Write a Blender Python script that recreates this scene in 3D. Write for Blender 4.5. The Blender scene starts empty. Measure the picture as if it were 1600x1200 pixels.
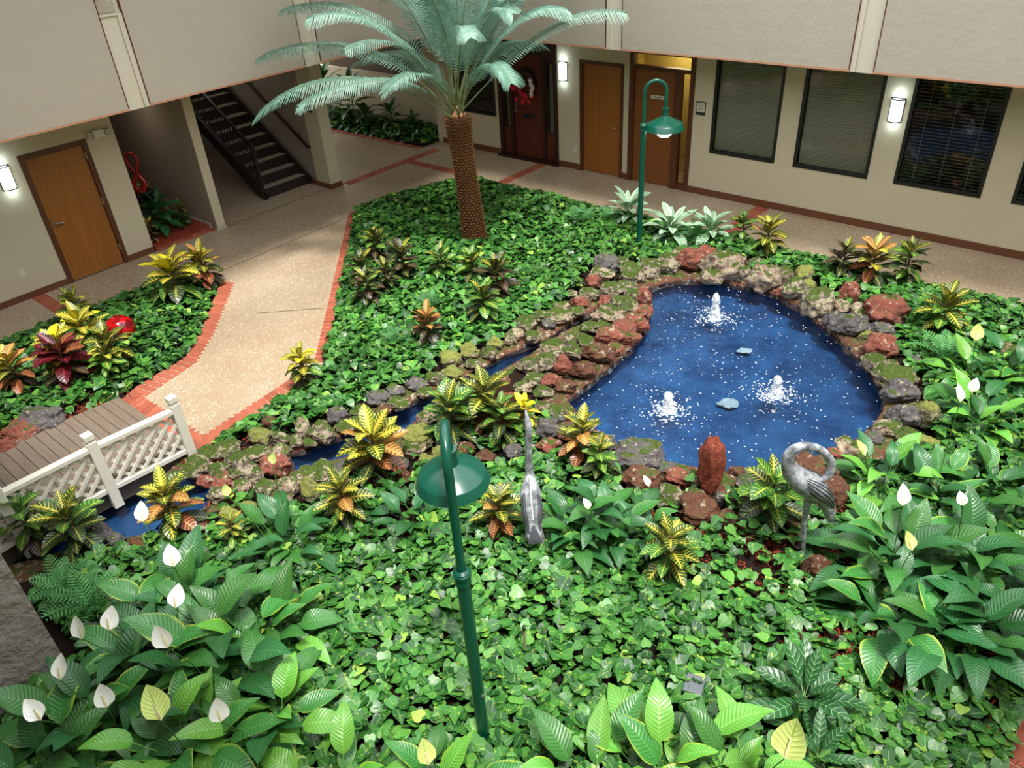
import bpy, math, random
import numpy as np
from mathutils import Matrix, Vector, geometry, noise as mnoise
sc = bpy.context.scene
COL = sc.collection
PI = math.pi
rnd = random.Random(7)
nrng = np.random.default_rng(11)

# ------------------------------------------------------------ camera, sky, sun, exposure
cam = bpy.data.objects.new('camera', bpy.data.cameras.new('camera')); COL.objects.link(cam)
cr, cu, cf = (0.64174473, -0.76484225, -0.0563917), (0.45656993, 0.32193591, 0.82939808), (0.61620418, 0.5580086, -0.55580465)
cam.matrix_world = Matrix(((cr[0], cu[0], -cf[0], 0), (cr[1], cu[1], -cf[1], 0), (cr[2], cu[2], -cf[2], 5.2), (0, 0, 0, 1)))
cam.data.sensor_width = 36; cam.data.lens = 36 * 1193.545 / 1600; cam.data.clip_start = .05
sc.camera = cam
w = bpy.data.worlds.new('sky'); sc.world = w; w.use_nodes = True
wn = w.node_tree.nodes
wb = wn['Background']; wb.inputs['Color'].default_value = (.93, .97, 1, 1); wb.inputs['Strength'].default_value = 3.2
sun = bpy.data.objects.new('sun', bpy.data.lights.new('sun', 'SUN')); COL.objects.link(sun)
sun.data.energy = 5.2; sun.data.angle = math.radians(9); sun.data.color = (1, .97, .91)
sun.rotation_euler = Vector((.14, .30, -.94)).to_track_quat('-Z', 'Y').to_euler()
sc.view_settings.view_transform = 'Standard'; sc.view_settings.look = 'None'
sc.view_settings.exposure = .14; sc.view_settings.gamma = 1; sc.view_settings.use_curve_mapping = False

# ------------------------------------------------------------ helpers
def lin(r, g, b): return tuple((c / 255 / 12.92 if c <= 10 else ((c / 255 + .055) / 1.055) ** 2.4) for c in (r, g, b)) + (1,)

class NT:
    def __init__(s, name):
        s.m = bpy.data.materials.new(name); s.m.use_nodes = True; s.t = s.m.node_tree
        s.b = s.t.nodes['Principled BSDF']; s.out = s.t.nodes['Material Output']
    def n(s, typ, ins=None, **props):
        nd = s.t.nodes.new('ShaderNode' + typ)
        for k, v in props.items(): setattr(nd, k, v)
        for k, v in (ins or {}).items(): s.set(nd.inputs[k], v)
        return nd
    def set(s, sock, v):
        if isinstance(v, bpy.types.NodeSocket): s.t.links.new(v, sock)
        else: sock.default_value = v
    def math(s, op, a, b=0.0, c=0.0):
        nd = s.n('Math', operation=op); s.set(nd.inputs[0], a); s.set(nd.inputs[1], b); s.set(nd.inputs[2], c); return nd.outputs[0]
    def ramp(s, x, a, b, lo=0.0, hi=1.0):
        nd = s.n('MapRange', {0: x, 1: a, 2: b, 3: lo, 4: hi}); return nd.outputs[0]
    def mix(s, f, a, b, mode='MIX'):
        nd = s.n('MixRGB', blend_type=mode); s.set(nd.inputs[0], f); s.set(nd.inputs[1], a); s.set(nd.inputs[2], b); return nd.outputs[0]
    def noise(s, scale, detail=4, rough=.55, vec=None, stretch=None):
        if vec is None: vec = s.n('TexCoord').outputs['Object']
        if stretch: vec = s.n('Mapping', {'Vector': vec, 'Scale': stretch}).outputs[0]
        nd = s.n('TexNoise', {'Vector': vec, 'Scale': scale, 'Detail': detail, 'Roughness': rough}); return nd.outputs[0]
    def pos(s): return s.n('NewGeometry').outputs['Position']
    def col(s, v): s.set(s.b.inputs['Base Color'], v)
    def bump(s, h, strength=.3, dist=.01):
        nd = s.n('Bump', {'Height': h, 'Strength': strength, 'Distance': dist}); s.set(s.b.inputs['Normal'], nd.outputs[0]); return nd
    def rs(s, rough, spec=.5): s.set(s.b.inputs['Roughness'], rough); s.set(s.b.inputs['Specular IOR Level'], spec)

def plain(name, c, rough=.5, spec=.5, metal=0, var=.06, scale=6, emit=None, es=0):
    t = NT(name); n = t.noise(scale)
    t.col(t.mix(n, tuple(x * (1 - var) for x in c[:3]) + (1,), tuple(min(1, x * (1 + var)) for x in c[:3]) + (1,)))
    t.rs(rough, spec); t.b.inputs['Metallic'].default_value = metal
    if emit: t.b.inputs['Emission Color'].default_value = emit; t.b.inputs['Emission Strength'].default_value = es
    return t.m

class MB:
    def __init__(s): s.v = []; s.f = []; s.uv = None
    def add(s, vs, fs):
        o = len(s.v); s.v += [tuple(p) for p in vs]; s.f += [tuple(i + o for i in f) for f in fs]; return s
    def box(s, x0, x1, y0, y1, z0, z1, mat=None):
        v = [(x, y, z) for z in (z0, z1) for y in (y0, y1) for x in (x0, x1)]
        if mat is not None: v = [tuple(mat @ Vector(p)) for p in v]
        return s.add(v, [(0, 2, 3, 1), (4, 5, 7, 6), (0, 1, 5, 4), (2, 6, 7, 3), (0, 4, 6, 2), (1, 3, 7, 5)])
    def bar(s, a, b, wy, wz, up=(0, 0, 1)):
        a = Vector(a); b = Vector(b); d = b - a; L = d.length; d.normalize(); y = Vector(up).cross(d).normalized(); z = d.cross(y)
        m = Matrix(((d.x, y.x, z.x, a.x), (d.y, y.y, z.y, a.y), (d.z, y.z, z.z, a.z), (0, 0, 0, 1)))
        return s.box(0, L, -wy / 2, wy / 2, -wz / 2, wz / 2, m)
    def tube(s, pts, rad, n=8, cap=True, flat=1.0, side=None):
        pts = [Vector(p) for p in pts]; rad = rad if isinstance(rad, (list, tuple)) else [rad] * len(pts)
        vs = []; ref = Vector(side) if side else None
        for i, p in enumerate(pts):
            d = (pts[min(i + 1, len(pts) - 1)] - pts[max(i - 1, 0)]).normalized()
            if ref is None: ref = Vector((0, 0, 1)).cross(d) if abs(d.z) < .95 else Vector((1, 0, 0))
            a = (ref - d * ref.dot(d)).normalized(); b = d.cross(a); ref = a
            for k in range(n):
                t = 2 * PI * k / n; vs.append(p + a * math.cos(t) * rad[i] * flat + b * math.sin(t) * rad[i])
        fs = [(i * n + k, i * n + (k + 1) % n, (i + 1) * n + (k + 1) % n, (i + 1) * n + k) for i in range(len(pts) - 1) for k in range(n)]
        if cap: fs += [tuple(range(n - 1, -1, -1)), tuple(range((len(pts) - 1) * n, len(pts) * n))]
        return s.add(vs, fs)
    def lathe(s, prof, c=(0, 0, 0), n=24, a0=0, a1=2 * PI):
        full = abs(a1 - a0 - 2 * PI) < 1e-6; m = n if full else n + 1
        vs = [(c[0] + r * math.cos(a0 + (a1 - a0) * k / n), c[1] + r * math.sin(a0 + (a1 - a0) * k / n), c[2] + z) for r, z in prof for k in range(m)]
        fs = [(i * m + k, i * m + (k + 1) % m, (i + 1) * m + (k + 1) % m, (i + 1) * m + k) for i in range(len(prof) - 1) for k in range(n)]
        return s.add(vs, fs)
    def prism(s, poly, z0, z1):
        n = len(poly)
        return s.add([(x, y, z0) for x, y in poly] + [(x, y, z1) for x, y in poly],
                     [tuple(range(n - 1, -1, -1)), tuple(range(n, 2 * n))] + [(i, (i + 1) % n, n + (i + 1) % n, n + i) for i in range(n)])
    def mesh(s, name, mat, smooth=False):
        me = bpy.data.meshes.new(name); me.from_pydata(s.v, [], s.f); me.materials.append(mat)
        if smooth: me.shade_smooth()
        return me

def link(name, me, parent=None, loc=None, mw=None):
    o = bpy.data.objects.new(name, me); COL.objects.link(o)
    if parent is not None: o.parent = parent
    if mw is not None: o.matrix_local = mw
    elif loc is not None: o.location = loc
    return o
def obj(name, mb, mat, parent=None, smooth=False, bevel=0, loc=None):
    o = link(name, mb.mesh(name, mat, smooth), parent, loc)
    if bevel:
        b = o.modifiers.new('bevel', 'BEVEL'); b.width = bevel; b.segments = 2; b.limit_method = 'ANGLE'
    if smooth: smooth_angle(o)
    return o
def smooth_angle(o, deg=40):
    me = o.data; me.shade_smooth()
    try: me.set_sharp_from_angle(angle=math.radians(deg))
    except Exception: pass
def tag(o, label=None, cat=None, group=None, kind=None):
    for k, v in (('label', label), ('category', cat), ('group', group), ('kind', kind)):
        if v: o[k] = v
    return o
def thing(name, label, cat, loc=(0, 0, 0), rz=0, group=None):
    o = bpy.data.objects.new(name, None); COL.objects.link(o); o.location = loc; o.rotation_euler = (0, 0, rz); o.empty_display_size = .1
    return tag(o, label, cat, group)
def struct(name, mb, mat, parent=None, label=None, **k):
    o = obj(name, mb, mat, parent, **k)
    return tag(o, label, kind='structure') if parent is None else o
def bigmesh(name, V, Fc, mat, col=None, uv=None, smooth=True):
    """V (n,3); Fc (m,k) one face size; col per vertex (n,3); uv per vertex (n,2)"""
    me = bpy.data.meshes.new(name); n, m, k = len(V), len(Fc), Fc.shape[1]
    me.vertices.add(n); me.vertices.foreach_set('co', np.asarray(V, np.float32).ravel())
    me.loops.add(m * k); me.loops.foreach_set('vertex_index', Fc.astype(np.int32).ravel())
    me.polygons.add(m); me.polygons.foreach_set('loop_start', np.arange(0, m * k, k, dtype=np.int32))
    me.update(calc_edges=True)
    if uv is not None:
        l = me.uv_layers.new(name='UVMap'); l.data.foreach_set('uv', np.asarray(uv, np.float32)[Fc.ravel()].ravel())
    if col is not None:
        a = me.color_attributes.new('tint', 'FLOAT_COLOR', 'POINT'); c4 = np.ones((n, 4), np.float32); c4[:, :3] = col; a.data.foreach_set('color', c4.ravel())
    me.polygons.foreach_set('use_smooth', np.full(m, smooth)); me.materials.append(mat); me.validate(); return me
def inpoly(X, Y, poly):
    poly = np.array(poly); r = np.zeros(X.shape, bool); j = len(poly) - 1
    for i in range(len(poly)):
        (xi, yi), (xj, yj) = poly[i], poly[j]
        if yi != yj: r ^= ((yi > Y) != (yj > Y)) & (X < (xj - xi) * (Y - yi) / (yj - yi) + xi)
        j = i
    return r
def polydist(X, Y, poly, closed=True):
    poly = np.array(poly); d = np.full(X.shape, 1e9); n = len(poly)
    for i in range(n if closed else n - 1):
        a, b = poly[i], poly[(i + 1) % n]; e = b - a; t = np.clip(((X - a[0]) * e[0] + (Y - a[1]) * e[1]) / (e @ e + 1e-12), 0, 1)
        d = np.minimum(d, np.hypot(X - a[0] - t * e[0], Y - a[1] - t * e[1]))
    return d
def vnoise(X, Y, s, seed=0):
    r = np.random.default_rng(seed); o = np.zeros(X.shape)
    for k in range(7):
        a = r.uniform(0, 2 * PI); q = s * r.uniform(.6, 1.7); o += np.sin(q * (X * math.cos(a) + Y * math.sin(a)) + r.uniform(0, 6.28))
    return o / 3.5

# ------------------------------------------------------------ materials
def m_stucco(name, c, bs=9, strength=.35, dist=.012, rough=.85):
    t = NT(name); p = t.pos(); n1 = t.noise(bs, 6, .6, p); n2 = t.noise(1.1, 3, .5, p)
    t.col(t.mix(n2, tuple(x * .93 for x in c[:3]) + (1,), tuple(x * 1.06 for x in c[:3]) + (1,))); t.rs(rough, .3); t.bump(n1, strength, dist); return t.m
STUCCO = m_stucco('fascia_stucco', lin(194, 183, 167), 9, .5, .03)
PILLAR = m_stucco('grey_stucco', lin(158, 150, 142), 6, 1.0, .09)
TAUPE_DIM = m_stucco('shade_dimmed_taupe', lin(150, 138, 124), 30, .25, .006)  # pinkish-grey plaster, darkened so the stairwell's shade sits in the colour
CREAM = m_stucco('cream_vinyl', lin(196, 185, 158), 60, .25, .004)
OFFWHITE = m_stucco('column_plaster', lin(222, 212, 192), 14, .3, .01)
CEIL = plain('ceiling_paint', lin(190, 182, 168), .9)
ORANGE = plain('orange_edge_trim', lin(206, 150, 118), .6)
DKRED = plain('dark_red_trim', lin(92, 42, 34), .6)
def m_wood(name, c1, c2, sc_=(1, 1, 8), scale=3, rough=.4, axis=None):
    t = NT(name); tc = t.n('TexCoord').outputs['Object']
    n = t.noise(scale, 5, .6, tc, sc_); n2 = t.noise(scale * 6, 3, .6, tc, sc_)
    t.col(t.mix(n2, t.mix(t.ramp(n, .3, .7), c1, c2), tuple(x * .75 for x in c1[:3]) + (1,))); t.rs(rough, .45); t.bump(n2, .06, .003)
    return t.m
BASEB = m_wood('brown_baseboard', lin(104, 62, 40), lin(120, 74, 46), (.4, .4, 6))
FRAMEW = m_wood('brown_door_frame', lin(88, 48, 30), lin(100, 58, 36), (6, 6, .5))
DOORW = m_wood('honey_veneer', lin(146, 90, 34), lin(176, 112, 48), (7, 7, .45), 2, .38)
DOORW2 = m_wood('figured_veneer', lin(122, 70, 32), lin(152, 92, 46), (2, 2, 14), 2.2, .38)
MAHOG = m_wood('mahogany', lin(84, 36, 24), lin(116, 54, 36), (7, 7, .5), 3, .35)
DKWOOD = plain('dark_walnut', lin(46, 22, 18), .4)
BLACKM = plain('black_window_frame', lin(22, 21, 21), .45)
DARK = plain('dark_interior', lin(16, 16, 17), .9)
DKMETAL = plain('dark_painted_steel', lin(38, 28, 26), .5)
STEEL = plain('satin_steel', lin(150, 148, 142), .35, .5, .9)
ROOMY = plain('office_wall', lin(190, 165, 90), .9)
WHITEP = plain('white_fixture', lin(214, 210, 196), .5)
SLATG = plain('grey_blind_slat', lin(216, 206, 188), .55)
SLATD = plain('dark_blind_slat', lin(176, 168, 152), .5)
GREENM = plain('green_enamel', lin(6, 72, 56), .28, .5)
LAMPG = plain('glowing_globe', lin(255, 255, 250), .4, emit=(1, .99, .95, 1), es=9)
SCONCE = plain('lit_sconce_glass', lin(240, 250, 255), .4, emit=(.82, .96, 1, 1), es=6)
RAILW = plain('bridge_paint', lin(218, 212, 198), .55)
DECKW = m_wood('weathered_deck', lin(112, 98, 84), lin(134, 118, 102), (9, .7, 3), 2.5, .7)
BRIDGEB = plain('bridge_beam', lin(74, 66, 58), .7)
TREAD = plain('concrete_tread', lin(150, 142, 124), .8, scale=30, var=.15)
BLACKP = plain('black_pedestal', lin(20, 22, 24), .35)
REDG = plain('red_gloss', lin(150, 26, 16), .22, .6)
SIGNK = plain('sign_dark', lin(36, 42, 38), .4)
SIGNW = plain('sign_pale', lin(196, 194, 178), .5)
MATF = plain('grey_floor_mat', lin(52, 54, 60), .95)

t = NT('exposed_aggregate'); p = t.pos()
a = t.noise(170, 3, .7, p); b_ = t.noise(60, 2, .6, p); c_ = t.noise(.55, 4, .6, p); vo = t.n('TexVoronoi', {'Vector': p, 'Scale': 75.0})
base = t.mix(t.ramp(a, .45, .62), lin(126, 104, 82), lin(230, 213, 184))
base = t.mix(t.ramp(vo.outputs['Color'], .78, .9, 0, .8), base, lin(240, 230, 206))
base = t.mix(t.ramp(b_, .66, .72, 0, .8), base, lin(84, 62, 46))
t.col(t.mix(t.ramp(c_, .35, .7, 0, .45), base, lin(188, 158, 128), 'MULTIPLY')); t.rs(.34, .5); t.bump(a, .12, .004); FLOORM = t.m

t = NT('red_brick'); oi = t.n('ObjectInfo').outputs['Random']; n = t.noise(26, 4, .6, t.pos())
t.col(t.mix(t.ramp(n, .35, .75, 0, .5), t.mix(oi, lin(152, 78, 56), lin(180, 102, 78)), lin(128, 76, 58))); t.rs(.75, .3); t.bump(n, .2, .004); BRICK = t.m
MORTAR = plain('brick_mortar', lin(206, 180, 158), .9, scale=40, var=.12)

t = NT('garden_soil'); p = t.pos(); n = t.noise(38, 6, .7, p); n2 = t.noise(1.3, 3, .5, p)
t.col(t.mix(t.ramp(n, .35, .7), lin(20, 14, 10), t.mix(t.ramp(n2, .55, .7), lin(44, 30, 20), lin(84, 40, 26)))); t.rs(.95, .2); t.bump(n, .8, .03); SOIL = t.m
t = NT('red_mulch'); t.col(t.mix(t.n('ObjectInfo').outputs['Random'], lin(130, 52, 34), lin(96, 36, 26))); 
n = t.noise(20, 3, .6, t.pos()); t.col(t.mix(n, lin(78, 26, 18), lin(168, 74, 50))); t.rs(.9, .2); MULCH = t.m

def m_rock(name, c1, c2, c3, moss=0.0, crust=0.0, mossc=(lin(44, 60, 18), lin(86, 106, 36)), rough=.85):
    t = NT(name); p = t.n('TexCoord').outputs['Object']; oi = t.n('ObjectInfo').outputs['Random']
    pv = t.n('VectorMath', {0: t.pos(), 1: (0, 0, 0)}).outputs[0]
    n1 = t.noise(7, 6, .65, pv); n2 = t.noise(34, 4, .7, pv); n3 = t.noise(15, 4, .6, pv)
    c = t.mix(t.ramp(n1, .35, .65), c1, c2); c = t.mix(t.ramp(n2, .56, .72, 0, .85), c, c3)
    if crust: c = t.mix(t.ramp(n3, .62 - crust * .2, .68 - crust * .16, 0, .95), c, t.mix(n2, lin(198, 184, 160), lin(150, 136, 112)))
    if moss:
        nz = t.n('SeparateXYZ', {0: t.n('NewGeometry').outputs['Normal']}).outputs[2]
        f = t.math('ADD', t.math('MULTIPLY', nz, .55), t.math('MULTIPLY', n1, 1.1))
        f = t.ramp(f, 1.12 - moss * .75, 1.24 - moss * .75)
        c = t.mix(f, c, t.mix(t.ramp(n2, .3, .7), mossc[0], mossc[1]))
    t.col(t.mix(.25, c, t.mix(oi, (.45, .45, .45, 1), (1, 1, 1, 1)), 'MULTIPLY')); t.rs(rough, .3); t.bump(t.math('ADD', n2, t.math('MULTIPLY', n3, 1.2)), .9, .03); return t.m
ROCKM = {
 'M': m_rock('mossy_rock', lin(84, 77, 66), lin(118, 108, 92), lin(58, 48, 38), .38, .95),
 'G': m_rock('grey_lava', lin(84, 80, 80), lin(118, 112, 112), lin(52, 46, 46), .12, .15),
 'R': m_rock('red_lava', lin(134, 72, 58), lin(152, 94, 78), lin(84, 46, 38), .1, .2),
 'P': m_rock('pale_crusted_rock', lin(142, 112, 98), lin(164, 136, 120), lin(88, 66, 56), .3, 1.0),
 'B': m_rock('brown_wet_rock', lin(92, 58, 42), lin(116, 76, 56), lin(58, 36, 28), .06, .1, rough=.5),
 'W': m_rock('pale_sunken_stone', lin(196, 194, 172), lin(222, 218, 200), lin(150, 146, 120)),
 'S': m_rock('brick_red_rock', lin(146, 70, 52), lin(160, 84, 66), lin(120, 56, 42), .0, .0),
 'O': m_rock('olive_rock', lin(120, 116, 88), lin(140, 134, 104), lin(88, 78, 58), .6, .6, (lin(104, 112, 50), lin(150, 152, 80))),
}
RIMM = m_rock('rim_rock', lin(96, 62, 46), lin(124, 84, 64), lin(48, 32, 24), .12, .35)

def m_leaf(name, base, vein=None, n=9, k=1.2, w=.3, mid=.1, rough=.35, var=.18, edge=None, ribs=.25, blot=None, trans=.12, hue=0):
    t = NT(name); uv = t.n('UVMap').outputs[0]; s = t.n('SeparateXYZ', {0: uv}); u, v = s.outputs[0], s.outputs[1]
    a = t.math('MULTIPLY', t.math('ABSOLUTE', t.math('SUBTRACT', u, .5)), 2.0)
    ph = t.math('SUBTRACT', t.math('MULTIPLY', v, float(n)), t.math('MULTIPLY', a, k))
    tri = t.math('MULTIPLY', t.math('ABSOLUTE', t.math('SUBTRACT', t.math('FRACT', ph), .5)), 2.0)
    oi = t.n('ObjectInfo').outputs['Random']; nz = t.noise(9, 3, .6, t.pos())
    c = base
    if blot: c = t.mix(t.ramp(t.math('ADD', nz, t.math('MULTIPLY', oi, .25)), .5, .72), c, blot)
    if vein:
        lat = t.math('MULTIPLY', t.ramp(tri, 1 - w, 1 - w * .45), t.ramp(a, .98, .7))
        c = t.mix(t.math('MAXIMUM', lat, t.ramp(a, mid, mid * .5)), c, vein)
    if edge: c = t.mix(t.math('MULTIPLY', t.ramp(t.math('ADD', a, t.math('MULTIPLY', nz, .5)), 1.06, 1.25), t.ramp(oi, .55, .85)), c, edge)
    h = t.n('HueSaturation', {'Hue': t.math('ADD', .5 - hue / 2, t.math('MULTIPLY', oi, hue)), 'Value': t.math('ADD', 1 - var, t.math('MULTIPLY', oi, 2 * var)), 'Color': c})
    c = h.outputs[0]; t.col(c); t.rs(rough, .5); t.bump(tri, ribs, .01)
    if trans:
        tr = t.n('BsdfTranslucent', {'Color': c}); mx = t.n('MixShader', {0: trans, 1: t.b.outputs[0], 2: tr.outputs[0]}); t.t.links.new(mx.outputs[0], t.out.inputs[0])
    return t.m
YEL = lin(222, 196, 60)
LM = {
 'g': m_leaf('croton_green', lin(52, 106, 42), lin(178, 196, 76), 9, 1.6, .22, .13),
 'gy': m_leaf('croton_green_gold', lin(46, 78, 30), lin(206, 188, 70), 9, 1.6, .3, .17),
 'y': m_leaf('croton_yellow', lin(76, 98, 30), lin(208, 188, 68), 9, 1.6, .6, .36),
 'yb': m_leaf('croton_lemon', lin(232, 216, 40), lin(170, 178, 40), 9, 1.6, .2, .02),
 'o': m_leaf('croton_orange', lin(122, 88, 40), lin(214, 156, 86), 9, 1.6, .6, .3),
 'r': m_leaf('croton_rust', lin(122, 60, 42), lin(196, 128, 72), 9, 1.6, .3, .12, blot=lin(84, 54, 34)),
 'd': m_leaf('croton_dark', lin(44, 48, 36), lin(120, 110, 54), 9, 1.6, .14, .12, blot=lin(66, 44, 42)),
 'dg': m_leaf('croton_deep_green', lin(30, 54, 34), lin(150, 148, 64), 9, 1.6, .16, .15),
 'w': m_leaf('croton_wine', lin(86, 16, 28), lin(150, 40, 50), 9, 1.6, .18, .12, blot=lin(50, 14, 20)),
 'lily': m_leaf('lily_leaf', lin(56, 112, 48), lin(74, 132, 62), 15, 2.6, .3, .07, .36, .22, lin(150, 168, 60), ribs=.26, hue=.02),
 'lilyd': m_leaf('lily_leaf_dark', lin(40, 92, 46), lin(60, 116, 62), 15, 2.6, .3, .07, .36, .22, None, ribs=.26, hue=.015),
 'lilyb': m_leaf('lily_leaf_bright', lin(92, 156, 54), lin(122, 178, 80), 15, 2.6, .3, .08, .36, .15, lin(170, 190, 60), ribs=.26, hue=.02),
 'silver': m_leaf('silver_leaf', lin(150, 182, 150), lin(74, 120, 74), 8, 1.4, .3, .08, .4, blot=lin(170, 196, 166)),
 'dash': m_leaf('dashed_leaf', lin(34, 80, 40), lin(130, 168, 110), 7, 1.2, .13, .03, .35),
 'fern': m_leaf('fern_leaf', lin(74, 138, 74), None, 9, 1, .3, .1, .45, blot=lin(84, 146, 78)),
 'far': m_leaf('shade_leaf', lin(44, 92, 40), lin(96, 140, 70), 8, 1.4, .2, .08, .35),
 'palm': m_leaf('blue_green_frond', lin(134, 168, 152), None, 1, 0, .2, 0, .5, .08, None, 0, blot=lin(100, 140, 120), trans=.2),
}
t = NT('pothos_leaf'); at = t.n('Attribute', attribute_name='tint').outputs['Color']; uv = t.n('SeparateXYZ', {0: t.n('UVMap').outputs[0]})
a = t.math('ABSOLUTE', t.math('SUBTRACT', uv.outputs[0], .5)); nz = t.noise(22, 3, .7, t.pos(), (1, 1, 1)); 
c = t.mix(t.ramp(nz, .61, .66, 0, .75), at, lin(168, 188, 70)); c = t.mix(t.ramp(a, .035, .01, 0, .6), c, lin(130, 170, 90))
t.col(c); t.rs(.38, .4); tr = t.n('BsdfTranslucent', {'Color': c}); mx = t.n('MixShader', {0: .12, 1: t.b.outputs[0], 2: tr.outputs[0]}); t.t.links.new(mx.outputs[0], t.out.inputs[0]); POTHOS = t.m
SPATHE = m_leaf('white_spathe', lin(254, 254, 250), lin(244, 246, 236), 8, 2, .2, .06, .45, .01, ribs=.08, trans=.15)
SPATHEG = m_leaf('green_spathe', lin(206, 218, 130), lin(150, 180, 80), 8, 2, .25, .1, .45, .04, ribs=.15)
SPADIX = plain('cream_spadix', lin(226, 216, 170), .7)
STALK = plain('green_stalk', lin(66, 104, 44), .5)
STEMB = plain('brown_stem', lin(80, 66, 48), .8)

# ============================================================ SETTING
WX, WY = 12.7, 13.1
PATHL_OUT = [(8.459,11.544), (6.271,9.327), (4.637,7.682)]
PATHL_IN = [(8.577,11.477), (6.322,9.17), (4.727,7.554)]
LB_OUT = [(5.417,10.739), (4.314,9.542), (3.698,9.001), (2.919,8.808), (2.686,8.8)]
LB_IN = [(5.319,10.971), (4.3,9.822), (3.705,9.273), (2.934,9.133), (2.65,8.993)]
BED = [PATHL_IN[0], PATHL_IN[1], PATHL_IN[2], (4.3, 7.36), (2.95, 7.2), (2.63, 7.2), (2.63, 8.93), LB_IN[4], LB_IN[3], LB_IN[2], LB_IN[1], LB_IN[0],
       (5.05, 11.7), (4.6, 11.85), (-2.6, 11.85), (-2.6, -.5), (11.1, -.5), (11.1, 10.6), (10.6, 11.1), (9.3, 11.45)]
POND = [(8.801,5.244), (9.312,5.006), (9.659,4.403), (9.729,3.739), (9.523,3.181), (9.089,2.573), (8.581,1.95), (8.091,1.58), (7.72,1.458), (7.176,1.483), (6.843,1.609), (6.177,1.91), (5.813,2.289), (5.658,2.601), (5.533,3.015), (5.489,3.626), (5.657,4.131), (5.877,4.476), (6.464,4.473), (7.279,4.488), (7.975,4.659), (8.428,4.875)]
STREAM = [(8.078,5.463), (7.475,5.553), (6.836,5.561), (6.268,5.752), (5.661,5.819), (5.21,5.886), (4.809,5.979), (4.447,6.037), (3.998,6.087), (3.604,6.229), (3.273,6.375), (3.067,6.036), (3.354,5.911), (3.642,5.719), (4.014,5.508), (4.58,5.633), (5.126,5.695), (5.736,5.509), (6.41,5.437), (7.09,5.43), (7.649,5.297)]
LOWPOOL = [(2.529,6.543), (2.225,6.296), (1.803,6.301), (1.446,6.576), (1.116,6.819), (0.3, 7.3), (0.2, 8.2), (1.2, 8.3), (2.036,7.39), (2.414,7.053)]
WATERS = (POND, STREAM, LOWPOOL)

# floor slab with the bed cut out
outer = [(-3, -3), (16.5, -3), (16.5, 26), (-3, 26)]
loops = [[Vector((x, y, 0)) for x, y in outer], [Vector((x, y, 0)) for x, y in BED]]
tri = geometry.tessellate_polygon(loops); allv = [tuple(p) for l in loops for p in l]
mb = MB(); mb.add(allv, [f for f in tri])
floor = struct('floor', mb, FLOORM)
for f in floor.data.polygons:
    if f.normal.z < 0: f.flip()
mb = MB(); n = len(BED)
mb.add([(x, y, 0) for x, y in BED] + [(x, y, -.3) for x, y in BED], [(i, (i + 1) % n, n + (i + 1) % n, n + i) for i in range(n)])
obj('slab_edge', mb, SOIL, floor)
for a, b in (((5.45, 11.32), (8.35, 11.38)), ((5.02, 9.53), (5.7, 8.8)), ((11.1, 2.98), (12.68, 2.98)), ((6.72, 13.0), (9.1, 13.0)), ((11.1, 7.6), (12.68, 7.6))):
    obj('expansion_joint', MB().bar((*a, .0006), (*b, .0006), .012, .002), DARK, floor)

BRK = MB().box(-.5, .5, -.5, .5, -.5, .5).mesh('brick', BRICK)
def brick_band(name, outl, inl, pitch=.1, gap=.014, z=.004, label=None):
    outl = [Vector(p) for p in outl]; inl = [Vector(p) for p in inl]
    def at(pl, t):
        Ls = [(pl[i + 1] - pl[i]).length for i in range(len(pl) - 1)]; s = t * sum(Ls)
        for i, L in enumerate(Ls):
            if s <= L or i == len(Ls) - 1: return pl[i].lerp(pl[i + 1], s / L)
            s -= L
    mb = MB(); vs = [(p.x, p.y, zz) for p in outl for zz in (.0015,)] + [(p.x, p.y, .0015) for p in inl]; k = len(outl)
    mb.add(vs, [(i, i + 1, k + i + 1, k + i) for i in range(k - 1)])
    st = struct(name, mb, MORTAR, label=label)
    L = sum((outl[i + 1] - outl[i]).length for i in range(len(outl) - 1)); L2 = sum((inl[i + 1] - inl[i]).length for i in range(len(inl) - 1)); n = max(1, round((L + L2) / 2 / pitch))
    for i in range(n):
        t = (i + .5) / n; a, b = at(outl, t), at(inl, t); a0, a1 = at(outl, max(0, t - .5 / n)), at(outl, min(1, t + .5 / n)); b0, b1 = at(inl, max(0, t - .5 / n)), at(inl, min(1, t + .5 / n))
        d = b - a; wd = min(((a1 - a0).length + (b1 - b0).length) / 2, pitch * 1.2) - gap; c = (a + b) / 2; ang = math.atan2(d.y, d.x)
        m = Matrix.Translation((c.x, c.y, z + rnd.uniform(-.0015, .0015))) @ Matrix.Rotation(ang, 4, 'Z') @ Matrix.Diagonal((d.length - gap, wd, .012, 1))
        link('brick', BRK, st, mw=m)
    return st
brick_band('brick_edging', PATHL_OUT, PATHL_IN, .1, label='straight brick edging between the pale path and the palm bed')
brick_band('brick_edging', LB_OUT, LB_IN, .1, label='bent brick edging around the small bed with the red ball')
brick_band('brick_edging', [(2.88, 7.45), (4.3, 7.62)], [(2.66, 7.2), (4.33, 7.36)], .1, label='brick edging beside the bridge post and mossy rocks')
brick_band('brick_edging', [(2.87, 8.97), (2.87, 7.46)], [(2.64, 8.93), (2.64, 7.22)], .1, label='brick border across the path end of the bridge')
brick_band('brick_strip', [(11.1, 5.3), (12.66, 5.3)], [(11.1, 5.05), (12.66, 5.05)], .105, label='brick strip crossing the walkway below the first blinds window')
brick_band('brick_strip', [(11.1, 10.2), (12.64, 10.2)], [(11.1, 9.96), (12.64, 9.96)], .105, label='brick strip leading to the mahogany door')
brick_band('brick_strip', [(9.5, 12.98), (12.2, 12.98)], [(9.5, 12.75), (12.2, 12.75)], .105, label='brick strip across the mouth of the far corridor')
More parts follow.
